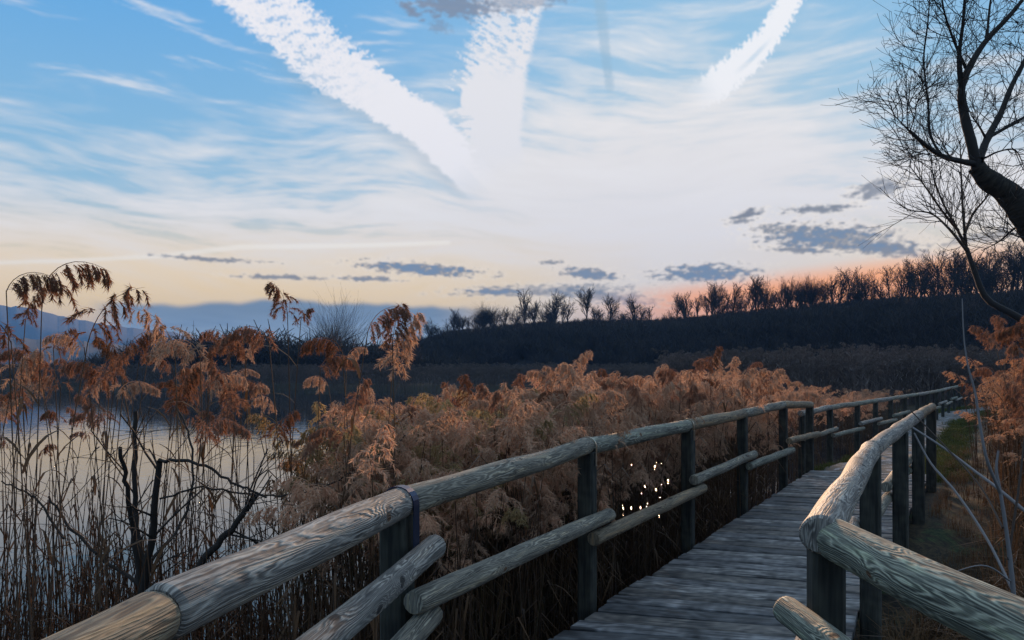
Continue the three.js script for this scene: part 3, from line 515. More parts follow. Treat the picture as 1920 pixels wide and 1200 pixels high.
{
  const R = rng(77), G = 'bare trees along the ridge crest', where = (px) => px < 1000 ? 'over the brown reed stand' : px < 1240 ? 'among the separate fan shaped trees' : px < 1500 ? 'below the long grey cloud' : px < 1720 ? 'below the large dark cloud' : 'behind the slender tree';
  // trees that stand out of the crowd
  const single = [[1100, 530, 1, 'tall fan shaped bare tree standing clear on the ridge above the handrail middle'], [1040, 537, 0, 'broad bare tree on the ridge beside the tall fan shaped one'], [1142, 546, 1, 'narrow bare tree on the ridge right after the tall fan shaped one'], [1188, 548, 0, 'round bare tree at the dip before the orange lit trees'],
    [985, 538, 3, 'pointed bare tree near the lower end of the ridge crest'], [908, 562, 2, 'small forked bare tree where the ridge starts to climb'], [850, 575, 3, 'slim spindly bare tree low on the ridge, above the brown reeds'], [1520, 508, 2, 'bare tree with a bright orange tip in the middle of the long ridge'], [1335, 524, 0, 'dense bare tree on the ridge under the long grey cloud']];
  for (const [px, top, k, label] of single) { const b = slope(px, 1.0); b.y -= 0.3; const h = (HORIZON - top) / FOCAL * -b.z + EYE - b.y; tree(k, b, h, R() * 6, label); }
  const solo = tree(8, at(628, 692, 150), 0, 1, 'round fan crowned bare tree standing alone by the far shore'); { const h = (HORIZON - 531) / FOCAL * 150 + EYE + 0.5, s = h / TREES[8].h; solo.scale.set(s * 1.05, s, s * 1.05); solo.position.y = -0.4; }
  // skyline tops measured along the ridge
  const tops = poly([[700, 592], [760, 580], [800, 590], [880, 575], [930, 566], [1000, 552], [1080, 560], [1200, 566], [1260, 548], [1330, 535], [1400, 522], [1480, 518], [1560, 516], [1600, 503], [1680, 500], [1720, 478], [1800, 468], [1860, 455], [1920, 440], [2300, 430]]);
  for (let px = 742; px < 2260;) {
    const row = R(), t = row < 0.45 ? 0.95 + R() * 0.08 : 1.05 + R() * 0.5, b = slope(px, t), low = row < 0.3; b.y -= 0.3;
    const top = tops(px) + (px < 1230 ? 6 : 0) + (low ? 26 + R() * 14 : (R() - 0.3) * 26 + 9 * n2(px * 0.02, 3)), h = Math.max(2.2, (HORIZON - top) / FOCAL * -b.z + EYE - b.y), pick = (a) => a[Math.floor(R() * a.length)];
    tree(low ? pick([9, 9, 10]) : px < 1230 ? pick([0, 5, 3, 1, 10]) : pick([4, 6, 7, 0, 10, 11, 11, 10]), b, h, R() * 6, (low ? 'low bare tree' : h > 8 ? 'tall bare tree' : 'bare winter tree') + ' on the ridge crest ' + where(px), G);
    px += lerp(12, 8, sstep(900, 1700, px)) * (0.4 + R() * 1.2);
  }
}
// thicket that covers the slope, and the shrubs on the far shore: a dark mass of twigs
const BUSHES = [0, 1, 2].map((k) => { const R = rng(900 + k), t = new MB(); for (let i = 0; i < 9; i++) { const d = V(R() - 0.5, 1.1 + R(), R() - 0.5).normalize(), pts = wander(R, V((R() - 0.5) * 0.5, -0.1, (R() - 0.5) * 0.5), d, 0.9 + R() * 0.5, 3, 0.3, 0.05); t.tube(pts, [0.022, 0.016, 0.012, 0.008], 3); for (let j = 0; j < 9; j++) { const f = 0.5 + R() * 2.4, a = Math.floor(f), p = pts[a].clone().lerp(pts[a + 1], f - a); t.tube(wander(R, p, turned(R, d, 0.5 + R() * 0.5), 0.35 + R() * 0.25, 2, 0.3, 0.06), [0.012, 0.010, 0.006], 3); } } return t.build(); });
{
  const R = rng(61), lists = [[], [], []];
  for (let i = 0; i < 5200; i++) { const px = 560 + Math.pow(R(), 0.9) * 1560, t = Math.pow(R(), 0.8) * 1.12, p = slope(px, t), k = 0.7 + 0.6 * R(); lists[i % 3].push({ x: p.x, y: p.y - 0.2, z: p.z, s: (1.7 + R() * 1.5) * lerp(1, 0.3, sstep(0.2, 0.75, t)), w: 1.2, turn: R() * 6.3, c: [k, k * 0.98, k * 0.96] }); }
  for (let i = 0; i < 900; i++) { const px = lerp(-500, 900, R()), d = 118 + R() * 50 + (px < 100 ? 20 : 0), q = at(px, 700, d), k = 0.7 + 0.6 * R(), hgt = poly([[-500, 3.0], [150, 3.2], [250, 6.0], [330, 7.5], [420, 7.4], [480, 8.0], [560, 7], [640, 7], [760, 5], [900, 4]])(px); lists[i % 3].push({ x: q.x, y: -0.5, z: q.z, s: hgt * (0.35 + R() * 0.5), w: 1.3, turn: R() * 6.3, c: [k, k, k] }); }
  lists.forEach((l, i) => stuff('thicket', BUSHES[i], RIDGETWIG, l, 'dark leafless thicket covering the hillside and far shore', 'thicket'));
}
{ // old leaning tree that reaches in from the right
  const R = rng(301), tr = thing('leaning_tree', 'large leafless tree leaning in from the edge, its forked black limbs against the sky', 'tree'), T = new MB(), C = new MB(), D = 9.5;
  const limb = (pts, r0, r1, mb, sides = 8) => { const cv = new THREE.CatmullRomCurve3(pts.map(([x, y, d]) => at(x, y, D + (d ?? 0)))), n = pts.length * 4, q = cv.getPoints(n); mb.tube(q, q.map((_, k) => lerp(r0, r1, k / n) * (1 + 0.10 * n2(k * 0.7, r0 * 99))), sides); return q; };
  const trunkPts = limb([[2100, 960, 0.3], [2075, 780, 0.3], [2030, 600, 0.2], [1975, 490, 0.1], [1925, 410, 0], [1890, 363, 0], [1850, 335, 0], [1830, 312, 0]], 0.25, 0.095, T, 12);
  const limbs = [
    limb([[1832, 318, 0], [1822, 270, 0], [1808, 215, 0.1], [1803, 165, 0.2], [1822, 118, 0.3], [1850, 75, 0.4], [1885, 38, 0.5], [1915, 2, 0.6], [1950, -60, 0.7]], 0.0620, 0.0186, C),
    limb([[1803, 170, 0.2], [1798, 110, 0.1], [1806, 40, 0], [1812, -60, -0.1]], 0.0341, 0.0124, C, 6),
    limb([[1832, 308, 0], [1800, 302, -0.1], [1765, 292, -0.2], [1735, 272, -0.3], [1705, 245, -0.3]], 0.0372, 0.0186, C, 7),
    limb([[1705, 245, -0.3], [1688, 228, -0.3], [1675, 213, -0.3], [1671, 196, -0.3]], 0.0102, 0.0031, C, 5), limb([[1703, 243, -0.3], [1701, 210, -0.4], [1708, 185, -0.4]], 0.0085, 0.0025, C, 5), limb([[1706, 246, -0.3], [1716, 215, -0.2], [1717, 180, -0.1]], 0.0076, 0.0025, C, 5),
    limb([[1765, 292, -0.2], [1745, 255, 0], [1740, 190, 0.2], [1732, 110, 0.3], [1740, 40, 0.3], [1745, -40, 0.3]], 0.0174, 0.0062, C, 6),
    limb([[1836, 300, 0], [1850, 262, 0.2], [1875, 215, 0.4], [1895, 165, 0.6], [1925, 105, 0.8], [1960, 30, 1]], 0.0496, 0.0186, C, 7),
    limb([[1852, 258, 0.2], [1885, 240, 0.3], [1930, 215, 0.5], [1990, 190, 0.7]], 0.0279, 0.0124, C, 6), limb([[1850, 262, 0.2], [1835, 235, 0.1], [1820, 215, 0]], 0.0170, 0.0062, C, 5),
    limb([[1812, 130, 0.3], [1790, 80, 0.2], [1770, 20, 0.1], [1760, -60, 0]], 0.0217, 0.0074, C, 6), limb([[1850, 80, 0.4], [1855, 20, 0.5], [1865, -50, 0.6]], 0.0186, 0.0074, C, 6),
    limb([[1845, 297, 0], [1870, 285, -0.2], [1900, 280, -0.4], [1915, 300, -0.6], [1925, 330, -0.7]], 0.0119, 0.0031, C, 5), limb([[1800, 302, -0.1], [1750, 292, -0.5], [1690, 280, -0.8]], 0.0085, 0.0025, C, 5),
    limb([[1925, 412, 0], [1900, 430, 0.3], [1870, 455, 0.5], [1840, 470, 0.6]], 0.0186, 0.0037, C, 5), limb([[1945, 440, 0], [1915, 445, -0.2], [1880, 430, -0.4]], 0.0170, 0.0037, C, 5),
  ];
  for (const q of limbs) { const L = q.length; let len = 0; for (let k = 1; k < L; k++) len += q[k].distanceTo(q[k - 1]);
    const kids = Math.round(4 + len * 7); for (let k = 0; k < kids; k++) { const f = lerp(0.25, 0.98, (k + R()) / kids) * (L - 1), i = Math.floor(f), p = q[i].clone().lerp(q[i + 1], f - i), d = q[i + 1].clone().sub(q[i]).normalize();
      fork(R, C, C, p, turned(R, d, 0.6 + R() * 0.6).add(V(-0.06, 0.12, 0)).normalize(), 0.25 + R() * 0.34, 0.006, 2, { levels: 4, kids: [0, 0, 4, 3], open: 0.7, short: 0.62, bend: 0.75, up: 0.08, from: 0, least: 0.0022 }); } }
  part(tr, 'trunk', T.build(), BARK, 'thick crooked black trunk'); part(tr, 'crown', C.build(), TWIG);
}
{ // slender tree behind it
  const R = rng(322), tr = thing('slender_tree', 'slender bare tree with thin upright branches below the leaning tree', 'tree'), T = new MB(), C = new MB(), D = 26;
  const cv = new THREE.CatmullRomCurve3([at(2010, 716, D), at(1960, 628, D), at(1900, 590, D), at(1850, 560, D), at(1826, 505, D), at(1812, 465, D)]), q = cv.getPoints(16); T.tube(q, q.map((_, k) => lerp(0.15, 0.07, k / 16)), 7);
  const st = [[[1812, 465], [1806, 400], [1802, 320], [1800, 262]], [[1811, 462], [1790, 420], [1768, 380], [1750, 330], [1745, 290]], [[1813, 470], [1776, 425], [1745, 400], [1700, 395]], [[1808, 440], [1825, 400], [1850, 370], [1870, 340]], [[1797, 432], [1770, 400], [1735, 350], [1705, 310]]];
  for (const s of st) { const b = new THREE.CatmullRomCurve3(s.map(([x, y]) => at(x, y, D + (R() - 0.5)))).getPoints(10); C.tube(b, b.map((_, k) => lerp(0.055, 0.012, k / 10)), 5);
    for (let k = 0; k < 16; k++) { const f = lerp(0.15, 0.98, (k + R()) / 16) * 10, i = Math.floor(f), p = b[i].clone().lerp(b[i + 1], f - i), d = b[i + 1].clone().sub(b[i]).normalize(); fork(R, C, C, p, turned(R, d, 0.6 + R() * 0.4), 0.8 + R() * 0.7, 0.014, 2, { levels: 3, kids: [0, 0, 5], open: 0.55, short: 0.6, bend: 0.3, up: 0.08, from: 0, least: 0.005 }); } }
  part(tr, 'trunk', T.build(), TWIG); part(tr, 'crown', C.build(), flat('thin_twigs', 0.10, 0.06, 0.035));
}

// ---------------------------------------------------------------- reeds
const PLUME = [leafy('reed_plume', 0.37, 0.195, 0.125, 0.5), leafy('pale_reed_plume', 0.62, 0.40, 0.27, 0.5), leafy('dark_reed_plume', 0.26, 0.12, 0.065, 0.45)];
const STEM = flat('dry_reed_stem', 0.11, 0.058, 0.03), LEAF = leafy('dry_reed_leaf', 0.125, 0.07, 0.036, 0.35);
// feathery panicle on an axis that starts at the origin and nods toward +x
function plumeGeo(seed, { len = 0.32, nod = 0.8, side = 1, branches = 18, hairs = 22, size = 1, fluff = 1, wide = 1 }) {
  const R = rng(seed), mb = new MB(), axis = [V(0, 0, 0)], d = V(0.05, 1, 0).normalize(), n = 9;
  for (let k = 0; k < n; k++) { d.add(V(nod * 0.26 * (0.5 + k / n), -nod * 0.13 * (k / n) * 2, (R() - 0.5) * 0.05)).normalize(); axis.push(axis[k].clone().addScaledVector(d, len / n)); }
  mb.tube(axis, axis.map((_, k) => 0.0022 * (1 - k / n) + 0.0006), 3);
  for (let b = 0; b < branches; b++) {
    const t = b / branches, f = lerp(0.3, n - 0.3, t), i = Math.floor(f), p = axis[i].clone().lerp(axis[i + 1], f - i), ad = axis[i + 1].clone().sub(axis[i]).normalize();
    const ang = R() * 6.283, out = V(Math.cos(ang) * (R() < side ? 0.5 : 1) + 0.55 * side, 0, Math.sin(ang)).normalize(), L = len * lerp(0.46, 0.20, t) * (0.75 + R() * 0.5) * size;
    const bd = ad.clone().multiplyScalar(0.75).addScaledVector(out, 0.75).normalize(), pts = [p.clone()];
    for (let k = 0; k < 4; k++) { bd.add(V(0, -0.42 - 0.25 * R(), 0)).normalize(); pts.push(pts[k].clone().addScaledVector(bd, L / 4)); }
    mb.ribbon(pts, [0.0012, 0.001, 0.0009, 0.0008, 0.0005], V(-out.z, 0, out.x).normalize());
    for (let h = 0; h < hairs; h++) {
      const g = (0.15 + 0.85 * Math.pow(R(), 0.8)) * 3.99, j = Math.floor(g), o = pts[j].clone().lerp(pts[j + 1], g - j), hd = pts[j + 1].clone().sub(pts[j]).normalize().multiplyScalar(0.6).add(V(R() - 0.5, R() - 0.7, R() - 0.5).multiplyScalar(1.3 * fluff)).normalize(), hl = 0.018 + R() * 0.024, w = V(R() - 0.5, R() - 0.5, R() - 0.5).cross(hd).normalize().multiplyScalar((0.0015 + R() * 0.0013) * wide), tip = o.clone().addScaledVector(hd, hl);
      mb.tri(o.clone().add(w), o.clone().sub(w), tip, V(0, 0, 0).crossVectors(w, hd).normalize());
    }
  }
  return mb.build();
}
const stemGeo = (seed, len, lean) => { const R = rng(seed), pts = [], n = 8, a = (R() - 0.5) * 0.05; for (let k = 0; k <= n; k++) { const t = k / n; pts.push(V(lean * t * t * len + a * Math.sin(t * 5) * 0.4, t * len, a * Math.cos(t * 4) * 0.5 - a * 0.5)); } return { g: new MB().tube(pts, pts.map((_, k) => lerp(0.0052, 0.0022, k / n)), 5).build(), top: pts[n] }; };
function leafGeo(seed) { const R = rng(seed), pts = [V(0, 0, 0)], d = V(0.55, 1, 0).normalize(), L = 0.26 + R() * 0.22, br = R(); for (let k = 0; k < 6; k++) { d.add(V(0.10, -0.16 - br * 0.38 * (k > 1 ? 1 : 0.3), (R() - 0.5) * 0.25)).normalize(); pts.push(pts[k].clone().addScaledVector(d, L / 6)); } return new MB().ribbon(pts, [0.004, 0.007, 0.0075, 0.0065, 0.005, 0.003, 0.0006], V(0.1, 0.1, 1).normalize()).build(); }
const STEMS = [[0, 0.02], [1, 0.07], [2, -0.03], [3, 0.11], [4, 0.045]].map(([k, l]) => stemGeo(700 + k, 2.2, l));
const LEAVES = [0, 1, 2, 3, 4].map((k) => leafGeo(740 + k));
const PLUMES = [
  plumeGeo(801, { nod: 0.45, side: 0.6, branches: 26, hairs: 72 }), plumeGeo(802, { nod: 0.9, side: 0.9, branches: 26, hairs: 72 }), plumeGeo(803, { nod: 1.5, side: 1, branches: 26, hairs: 72 }),
  plumeGeo(804, { nod: 0.2, side: 0.2, branches: 30, hairs: 72, size: 0.8 }), plumeGeo(805, { len: 0.36, nod: 1.35, side: 1, branches: 26, hairs: 64, size: 0.95, fluff: 0.75 }), plumeGeo(806, { len: 0.36, nod: 2.0, side: 0.8, branches: 30, hairs: 76, size: 0.75 }),
  plumeGeo(807, { len: 0.26, nod: 0.6, side: 0.5, branches: 24, hairs: 72, size: 1.0 }), plumeGeo(808, { len: 0.34, nod: 0.5, side: 0.5, branches: 24, hairs: 60, size: 1.0, fluff: 0.8 })];
const TONE = ['rust brown plumed', 'pale tan plumed', 'dark brown plumed'];
// one reed: base on the mud, plume at (x, y, z)
function reed(tip, o) {
  const { kind = 0, stem = 0, turn = 0, mat = 0, label, group, leaves = 2, size = 1, seed = 1, bare = false } = o, R = rng(seed * 31 + 7), S = STEMS[stem];
  const x0 = tip.x, z0 = tip.z, gy = Math.max(ground(x0, -z0), WATER - 0.35), need = tip.y - gy, sy = need / 2.2;
  const r = thing('reed', label, 'reed', group); r.position.set(tip.x - S.top.x * Math.cos(turn), gy, tip.z + S.top.x * Math.sin(turn)); r.rotation.y = turn;
  const st = part(r, 'stem', S.g, STEM); st.scale.set(1, sy, 1);
  if (!bare) { const p = part(r, 'plume', PLUMES[kind], PLUME[mat]); p.position.set(S.top.x, S.top.y * sy - 0.005, S.top.z); p.scale.setScalar(size); p.rotation.z = -0.15; }
  for (let k = 0; k < leaves; k++) { const t = lerp(0.35, 0.92, R()), f = t * 8, l = part(r, 'leaf', LEAVES[Math.floor(R() * 5)], LEAF); const lean = [0.02, 0.07, -0.03, 0.11, 0.045][stem]; l.position.set(lean * t * t * 2.2, t * 2.2 * sy, 0); l.rotation.y = R() * 6.28; l.scale.setScalar(0.8 + R() * 0.6); }
  return r;
}
{
  // the tall reeds that stand out at the left; [px, py of the plume's foot, distance, kind, turn, size, tone, label]
  const tall = [
    [83, 545, 3.9, 4, 0, 1.16, 2, 'tall reed at left with a plume arching over to the right against the yellow sky'],
    [22, 640, 3.3, 5, 2.9, 1.06, 2, 'tall ragged reed cut by the left edge of the picture'], [12, 545, 3.5, 2, 0.2, 0.86, 2, 'dark drooping reed plume, highest at the left edge'],
    [165, 640, 3.7, 7, 0.3, 1.12, 2, 'bushy dark reed with spreading plume and a stiff leaf, second from the arching one'], [48, 600, 4.2, 3, 0.5, 0.66, 2, 'slim upright reed between the edge reeds and the arching one'],
    [535, 585, 4.6, 0, 2.6, 0.83, 2, 'lone golden brown reed plume rising highest before the round far tree'], [240, 655, 4.4, 1, 0.4, 0.73, 2, 'nodding reed plume over the blue hills'], [100, 655, 4.6, 0, 0.8, 0.59, 2, 'small tufted reed right below the arching plume'],
    [285, 628, 5.2, 6, 0.4, 0.46, 2, 'small dark reed tuft against the grey cloud bank'], [425, 640, 4.6, 4, 3.0, 0.63, 0, 'thin reed plume drooping to the left below the cloud bank'], [455, 660, 4.4, 2, 2.6, 0.83, 0, 'rust brown reed plume hanging leftward beside the round far tree'],
    [505, 640, 4.3, 5, 2.9, 0.96, 0, 'large rust brown drooping reed plume under the golden one'], [735, 640, 4.1, 3, 1.2, 0.76, 2, 'dark pointed reed plume standing stiffly upright'], [690, 620, 4.1, 1, 0.2, 0.89, 0, 'dense brown reed plume leaning against the dark pointed one'],
    [640, 660, 4.4, 2, 3.1, 0.86, 2, 'dark curved reed plume left of the dense pair'], [372, 665, 4.0, 5, 3.0, 0.89, 1, 'pale fluffy reed plume hanging straight down over the dark shore'], [222, 735, 3.9, 5, 0.3, 0.63, 1, 'pale curled reed plume above the left water'],
    [1072, 700, 7.2, 0, 0.3, 0.95, 1, 'pale reed plume standing highest above the middle of the thick stand'], [1036, 722, 7.0, 1, 2.8, 0.95, 1, 'pale curled reed plume left of the highest one in the stand'], [1112, 728, 7.0, 2, 0.2, 0.95, 0, 'brown reed plume bowing to the right of the highest one'], [1160, 748, 7.6, 5, 0.5, 1.0, 1, 'pale reed plume bent over like a hook in the stand'],
    [1222, 718, 8.2, 0, 0.4, 0.9, 1, 'pale narrow reed plume above the third rail log'], [1330, 692, 8.8, 3, 0.2, 0.95, 2, 'dark pointed reed plume, topmost of the far stand'], [1352, 704, 8.8, 3, 2.0, 0.8, 1, 'slim pale reed plume beside the topmost dark one'], [1392, 712, 9.4, 6, 0.3, 0.95, 1, 'round pale reed plume past the topmost dark one'], [1440, 712, 9.8, 1, 0.4, 1.0, 1, 'pale reed plume curling at the end of the tall stand'],
    [955, 755, 6.4, 2, 0.2, 1.0, 1, 'pale domed reed plume over the first steel strapped joint'], [875, 760, 6.2, 3, 1.9, 0.9, 2, 'dark thin reed plume at the low dip of the stand'], [812, 770, 6.0, 0, 0.4, 0.9, 1, 'pale reed plume alone in the low dip of the stand'],
    [735, 690, 4.3, 3, 0.3, 1.12, 1, 'pale towering reed plume, tallest of the thick stand'], [600, 690, 4.5, 2, 0.3, 0.79, 0, 'orange brown drooping reed plume over the lake'], [565, 600, 4.8, 6, 1.0, 0.53, 2, 'small reed plume just right of the golden one'],
  ];
  tall.forEach(([px, py, d, kind, turn, size, mat, label], i) => reed(at(px, py, d), { kind, turn, size, mat, label, stem: i % 5, seed: i + 1, leaves: 2 + (i % 2) }));
  const R = rng(1001);
  // scattered reeds over the left water
  for (let i = 0; i < 62; i++) { const px = lerp(-30, 690, R()), d = lerp(3.6, 7.0, R()), py = lerp(640, 850, Math.pow(R(), 0.8)), m = R() < 0.5 ? 0 : R() < 0.5 ? 1 : 2; reed(at(px, py, d), { kind: Math.floor(R() * 8), turn: (R() < 0.5 ? 0 : Math.PI) + (R() - 0.5) * 1.2, size: 0.5 + R() * 0.4, mat: m, stem: Math.floor(R() * 5), seed: 100 + i, leaves: 2, label: TONE[m] + ' loose reed in the left water' + (px < 200 ? ' near the picture edge' : px < 450 ? ' around the dead bush' : ' before the thick stand'), group: 'loose reeds in the left water' }); }
  // front of the thick stand along the handrail
  const rim = poly([[680, 700], [760, 735], [860, 715], [950, 705], [1030, 690], [1075, 650], [1150, 680], [1240, 675], [1330, 660], [1400, 670], [1450, 690], [1530, 712]]);
  for (let i = 0; i < 172; i++) { const px = lerp(690, 1520, (i + R()) / 172), s = lerp(0.7, 3.6, R()), base = 2.381 / Math.max(0.06, 0.57 - (px - 960) / 1500) , d = Math.min(base, 13) + s * 1.0 + (px < 900 ? lerp(1.8, 0.4, (px - 690) / 210) : 0), size = 0.75 + R() * 0.45, py = rim(px) - 8 + 0.27 * size * FOCAL / d + Math.pow(R(), 1.1) * 95, m = R() < 0.55 ? 1 : R() < 0.8 ? 0 : 2;
    reed(at(px, py, d), { kind: [0, 1, 2, 5, 6, 1, 3, 2][Math.floor(R() * 8)], turn: R() * 6.28, size, mat: m, stem: Math.floor(R() * 5), seed: 300 + i, leaves: 2, label: TONE[m] + ' reed in the thick stand, ' + (px < 900 ? 'behind the blue strapped joint' : px < 1090 ? 'behind the rail after the blue strap' : px < 1285 ? 'by the water glints' : px < 1400 ? 'two posts before the rail end' : 'beside the last rail post'), group: 'reeds in the thick stand behind the handrail' }); }
  // clump on the bank at the right
  for (let i = 0; i < 46; i++) { const px = lerp(1800, 2010, Math.pow(R(), 0.7)), d = px < 1850 ? lerp(20, 26, R()) : lerp(7.2, 11, R()), py = lerp(poly([[1795, 700], [1850, 650], [1900, 622], [2010, 600]])(px), 800, Math.pow(R(), 1.3)), m = R() < 0.75 ? 0 : 2; reed(at(px, py, d), { kind: [0, 1, 2, 6, 5][Math.floor(R() * 5)], turn: R() * 6.28, size: 0.9 + R() * 0.5, mat: m, stem: Math.floor(R() * 5), seed: 600 + i, leaves: 2, label: TONE[m] + ' reed in the clump on the right bank, ' + (px < 1860 ? 'its path side' : 'cut by the picture edge'), group: 'reeds on the right bank' }); }
}
// whole reeds, simpler, for the depth of the reed bed
function clump(seed, n, plume, spread) {
  const R = rng(seed), stems = new MB(), heads = [];
  for (let k = 0; k < n; k++) {
    const a = R() * 6.28, r = Math.sqrt(R()) * spread, x = Math.cos(a) * r, z = Math.sin(a) * r, L = 1.75 + R() * 0.75, lx = (R() - 0.5) * 0.5, lz = (R() - 0.5) * 0.5, pts = [0, 0.35, 0.7, 1].map((t) => V(x + lx * t * t, L * t, z + lz * t * t));
    stems.tube(pts, [0.0055, 0.005, 0.004, 0.0025], 3);
    for (let j = 0; j < (k % 2 ? 1 : 2); j++) { const t = 0.3 + R() * 0.6, b = R() * 6.28, o = V(x + lx * t * t, L * t, z + lz * t * t), l = 0.22 + R() * 0.2; stems.ribbon([o, o.clone().add(V(Math.cos(b) * l * 0.5, l * 0.5, Math.sin(b) * l * 0.5)), o.clone().add(V(Math.cos(b) * l, l * 0.25 * (R() - 0.3), Math.sin(b) * l))], [0.006, 0.006, 0.001], V(-Math.sin(b), 0, Math.cos(b))); }
    if (plume && R() < plume) { const g = plumeGeo(seed * 50 + k, { nod: 0.3 + R() * 1.6, side: R(), branches: 18, hairs: 26, size: 0.9, wide: 1.7 }); g.rotateY(R() * 6.28); g.scale(1.1, 1.1, 1.1); g.translate(x + lx, L, z + lz); heads.push(g); }
  }
  return [stems.build(), heads.length ? mergeGeometries(heads) : null];
}
{
  const R = rng(2024), C = [clump(41, 7, 1, 0.30), clump(42, 7, 1, 0.34), clump(43, 6, 0.8, 0.30), clump(44, 8, 0, 0.35)], lists = [[], [], [], []];
  const rim = poly([[400, 760], [680, 725], [760, 745], [860, 728], [950, 712], [1030, 702], [1075, 676], [1150, 692], [1240, 686], [1330, 676], [1400, 684], [1450, 698], [1530, 714], [1600, 722], [1700, 722], [1790, 712]]);
  const add = (x, d, top, k, tint) => { const y = Math.max(ground(x, d), WATER - 0.3), s = (top - y) / 2.72; if (s < 0.12) return; const t = 0.75 + 0.5 * R(); lists[k].push({ x, y, z: -d, s: 1, w: 1, h: s, turn: R() * 6.28, lx: (R() - 0.5) * 0.10, lz: (R() - 0.5) * 0.10, c: [t * tint[0], t * tint[1], t * tint[2]] }); };
  // the thick stand, from the handrail out over the shallows
  for (let i = 0; i < 900; i++) {
    const px = lerp(600, 1800, R()), t = R(), base = px < 1520 ? Math.min(2.381 / Math.max(0.06, 0.57 - (px - 960) / 1500), 13.5) : 13 + (px - 1520) * 0.06, d = base + 0.75 + Math.pow(t, 1.3) * lerp(3.6, 14, sstep(1230, 1430, px)), x = (px - 960) / 1500 * d;
    if (px < 780 && R() < 0.75) continue; if (lake(x, d) < 0.25) continue;
    const py = rim(px) + 4 + 62 * Math.pow(R(), 1.4), top = clamp(EYE - (py - HORIZON) / FOCAL * d, 0.7, 1.85) - (t < 0.25 ? 0.25 * R() : 0);
    add(x, d, top, t < 0.15 && R() < 0.5 ? 3 : Math.floor(R() * 3), px < 1000 && R() < 0.3 ? [0.72, 0.78, 0.55] : [1, 0.97, 0.95]);
  }
  // bare stems over the left water, thick close to the rail
  for (let i = 0; i < 210; i++) { const px = lerp(-60, 760, R()), d = lerp(2.9, 6.6, Math.pow(R(), 0.9)), x = (px - 960) / 1500 * d; if (lake(x, d) < 0.3) continue; const low = R() < 0.7; add(x, d, low ? lerp(-0.4, 0.4, R()) : lerp(0.5, 1.3, R()), 3, [0.75, 0.65, 0.6]); }
  for (let i = 0; i < 190; i++) { const px = lerp(-60, 720, R()), d = lerp(2.6, 4.8, R()), x = (px - 960) / 1500 * d; if (lake(x, d) < 0.25) continue; add(x, d, lerp(-0.5, 0.25, R()), 3, [0.62, 0.52, 0.46]); }
  // land reeds at the right
  for (let i = 0; i < 170; i++) { const px = lerp(1790, 2150, R()), d = lerp(7, 24, R()), x = (px - 960) / 1500 * d; if (alongPath(x, d) < 1.3 || (px < 1855 && d < 20) || (px < 1900 && d < 9)) continue; add(x, d, lerp(0.9, 1.75, R()), Math.floor(R() * 4), [0.95, 0.85, 0.75]); }
  // beyond the path fence and the grey bed before the wood
  lists.forEach((l, k) => { const base = l.length; stuff('reed_stems', C[k][0], LEAF, l, 'mass of dry reed stems and leaves behind the single reeds', 'reed bed'); if (C[k][1]) stuff('reed_plumes', C[k][1], k === 2 ? PLUME[0] : PLUME[1], l, 'mass of feathery reed plumes filling the depth of the reed bed', 'reed bed'); });
  const far = [[], []];
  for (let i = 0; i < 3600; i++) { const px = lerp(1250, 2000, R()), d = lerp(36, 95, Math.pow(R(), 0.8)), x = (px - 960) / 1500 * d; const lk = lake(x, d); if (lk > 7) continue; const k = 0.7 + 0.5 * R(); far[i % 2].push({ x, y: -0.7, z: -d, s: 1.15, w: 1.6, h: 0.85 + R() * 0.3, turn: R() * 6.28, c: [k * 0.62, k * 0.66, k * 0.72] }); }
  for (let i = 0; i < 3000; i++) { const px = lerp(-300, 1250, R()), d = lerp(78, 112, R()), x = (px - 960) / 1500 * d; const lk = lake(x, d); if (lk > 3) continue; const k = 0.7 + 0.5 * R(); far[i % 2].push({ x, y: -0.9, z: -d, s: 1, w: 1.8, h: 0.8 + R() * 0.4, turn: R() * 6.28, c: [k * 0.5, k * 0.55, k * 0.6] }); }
  const whole = [0, 1].map((k) => mergeGeometries([C[k][0], C[k][1]]));
  far.forEach((l, k) => stuff('far_reeds', whole[k], flat('far_dry_reed', 0.24, 0.18, 0.15, { side: THREE.DoubleSide }), l, 'distant grey brown reed bed below the wood', 'reed bed'));
}
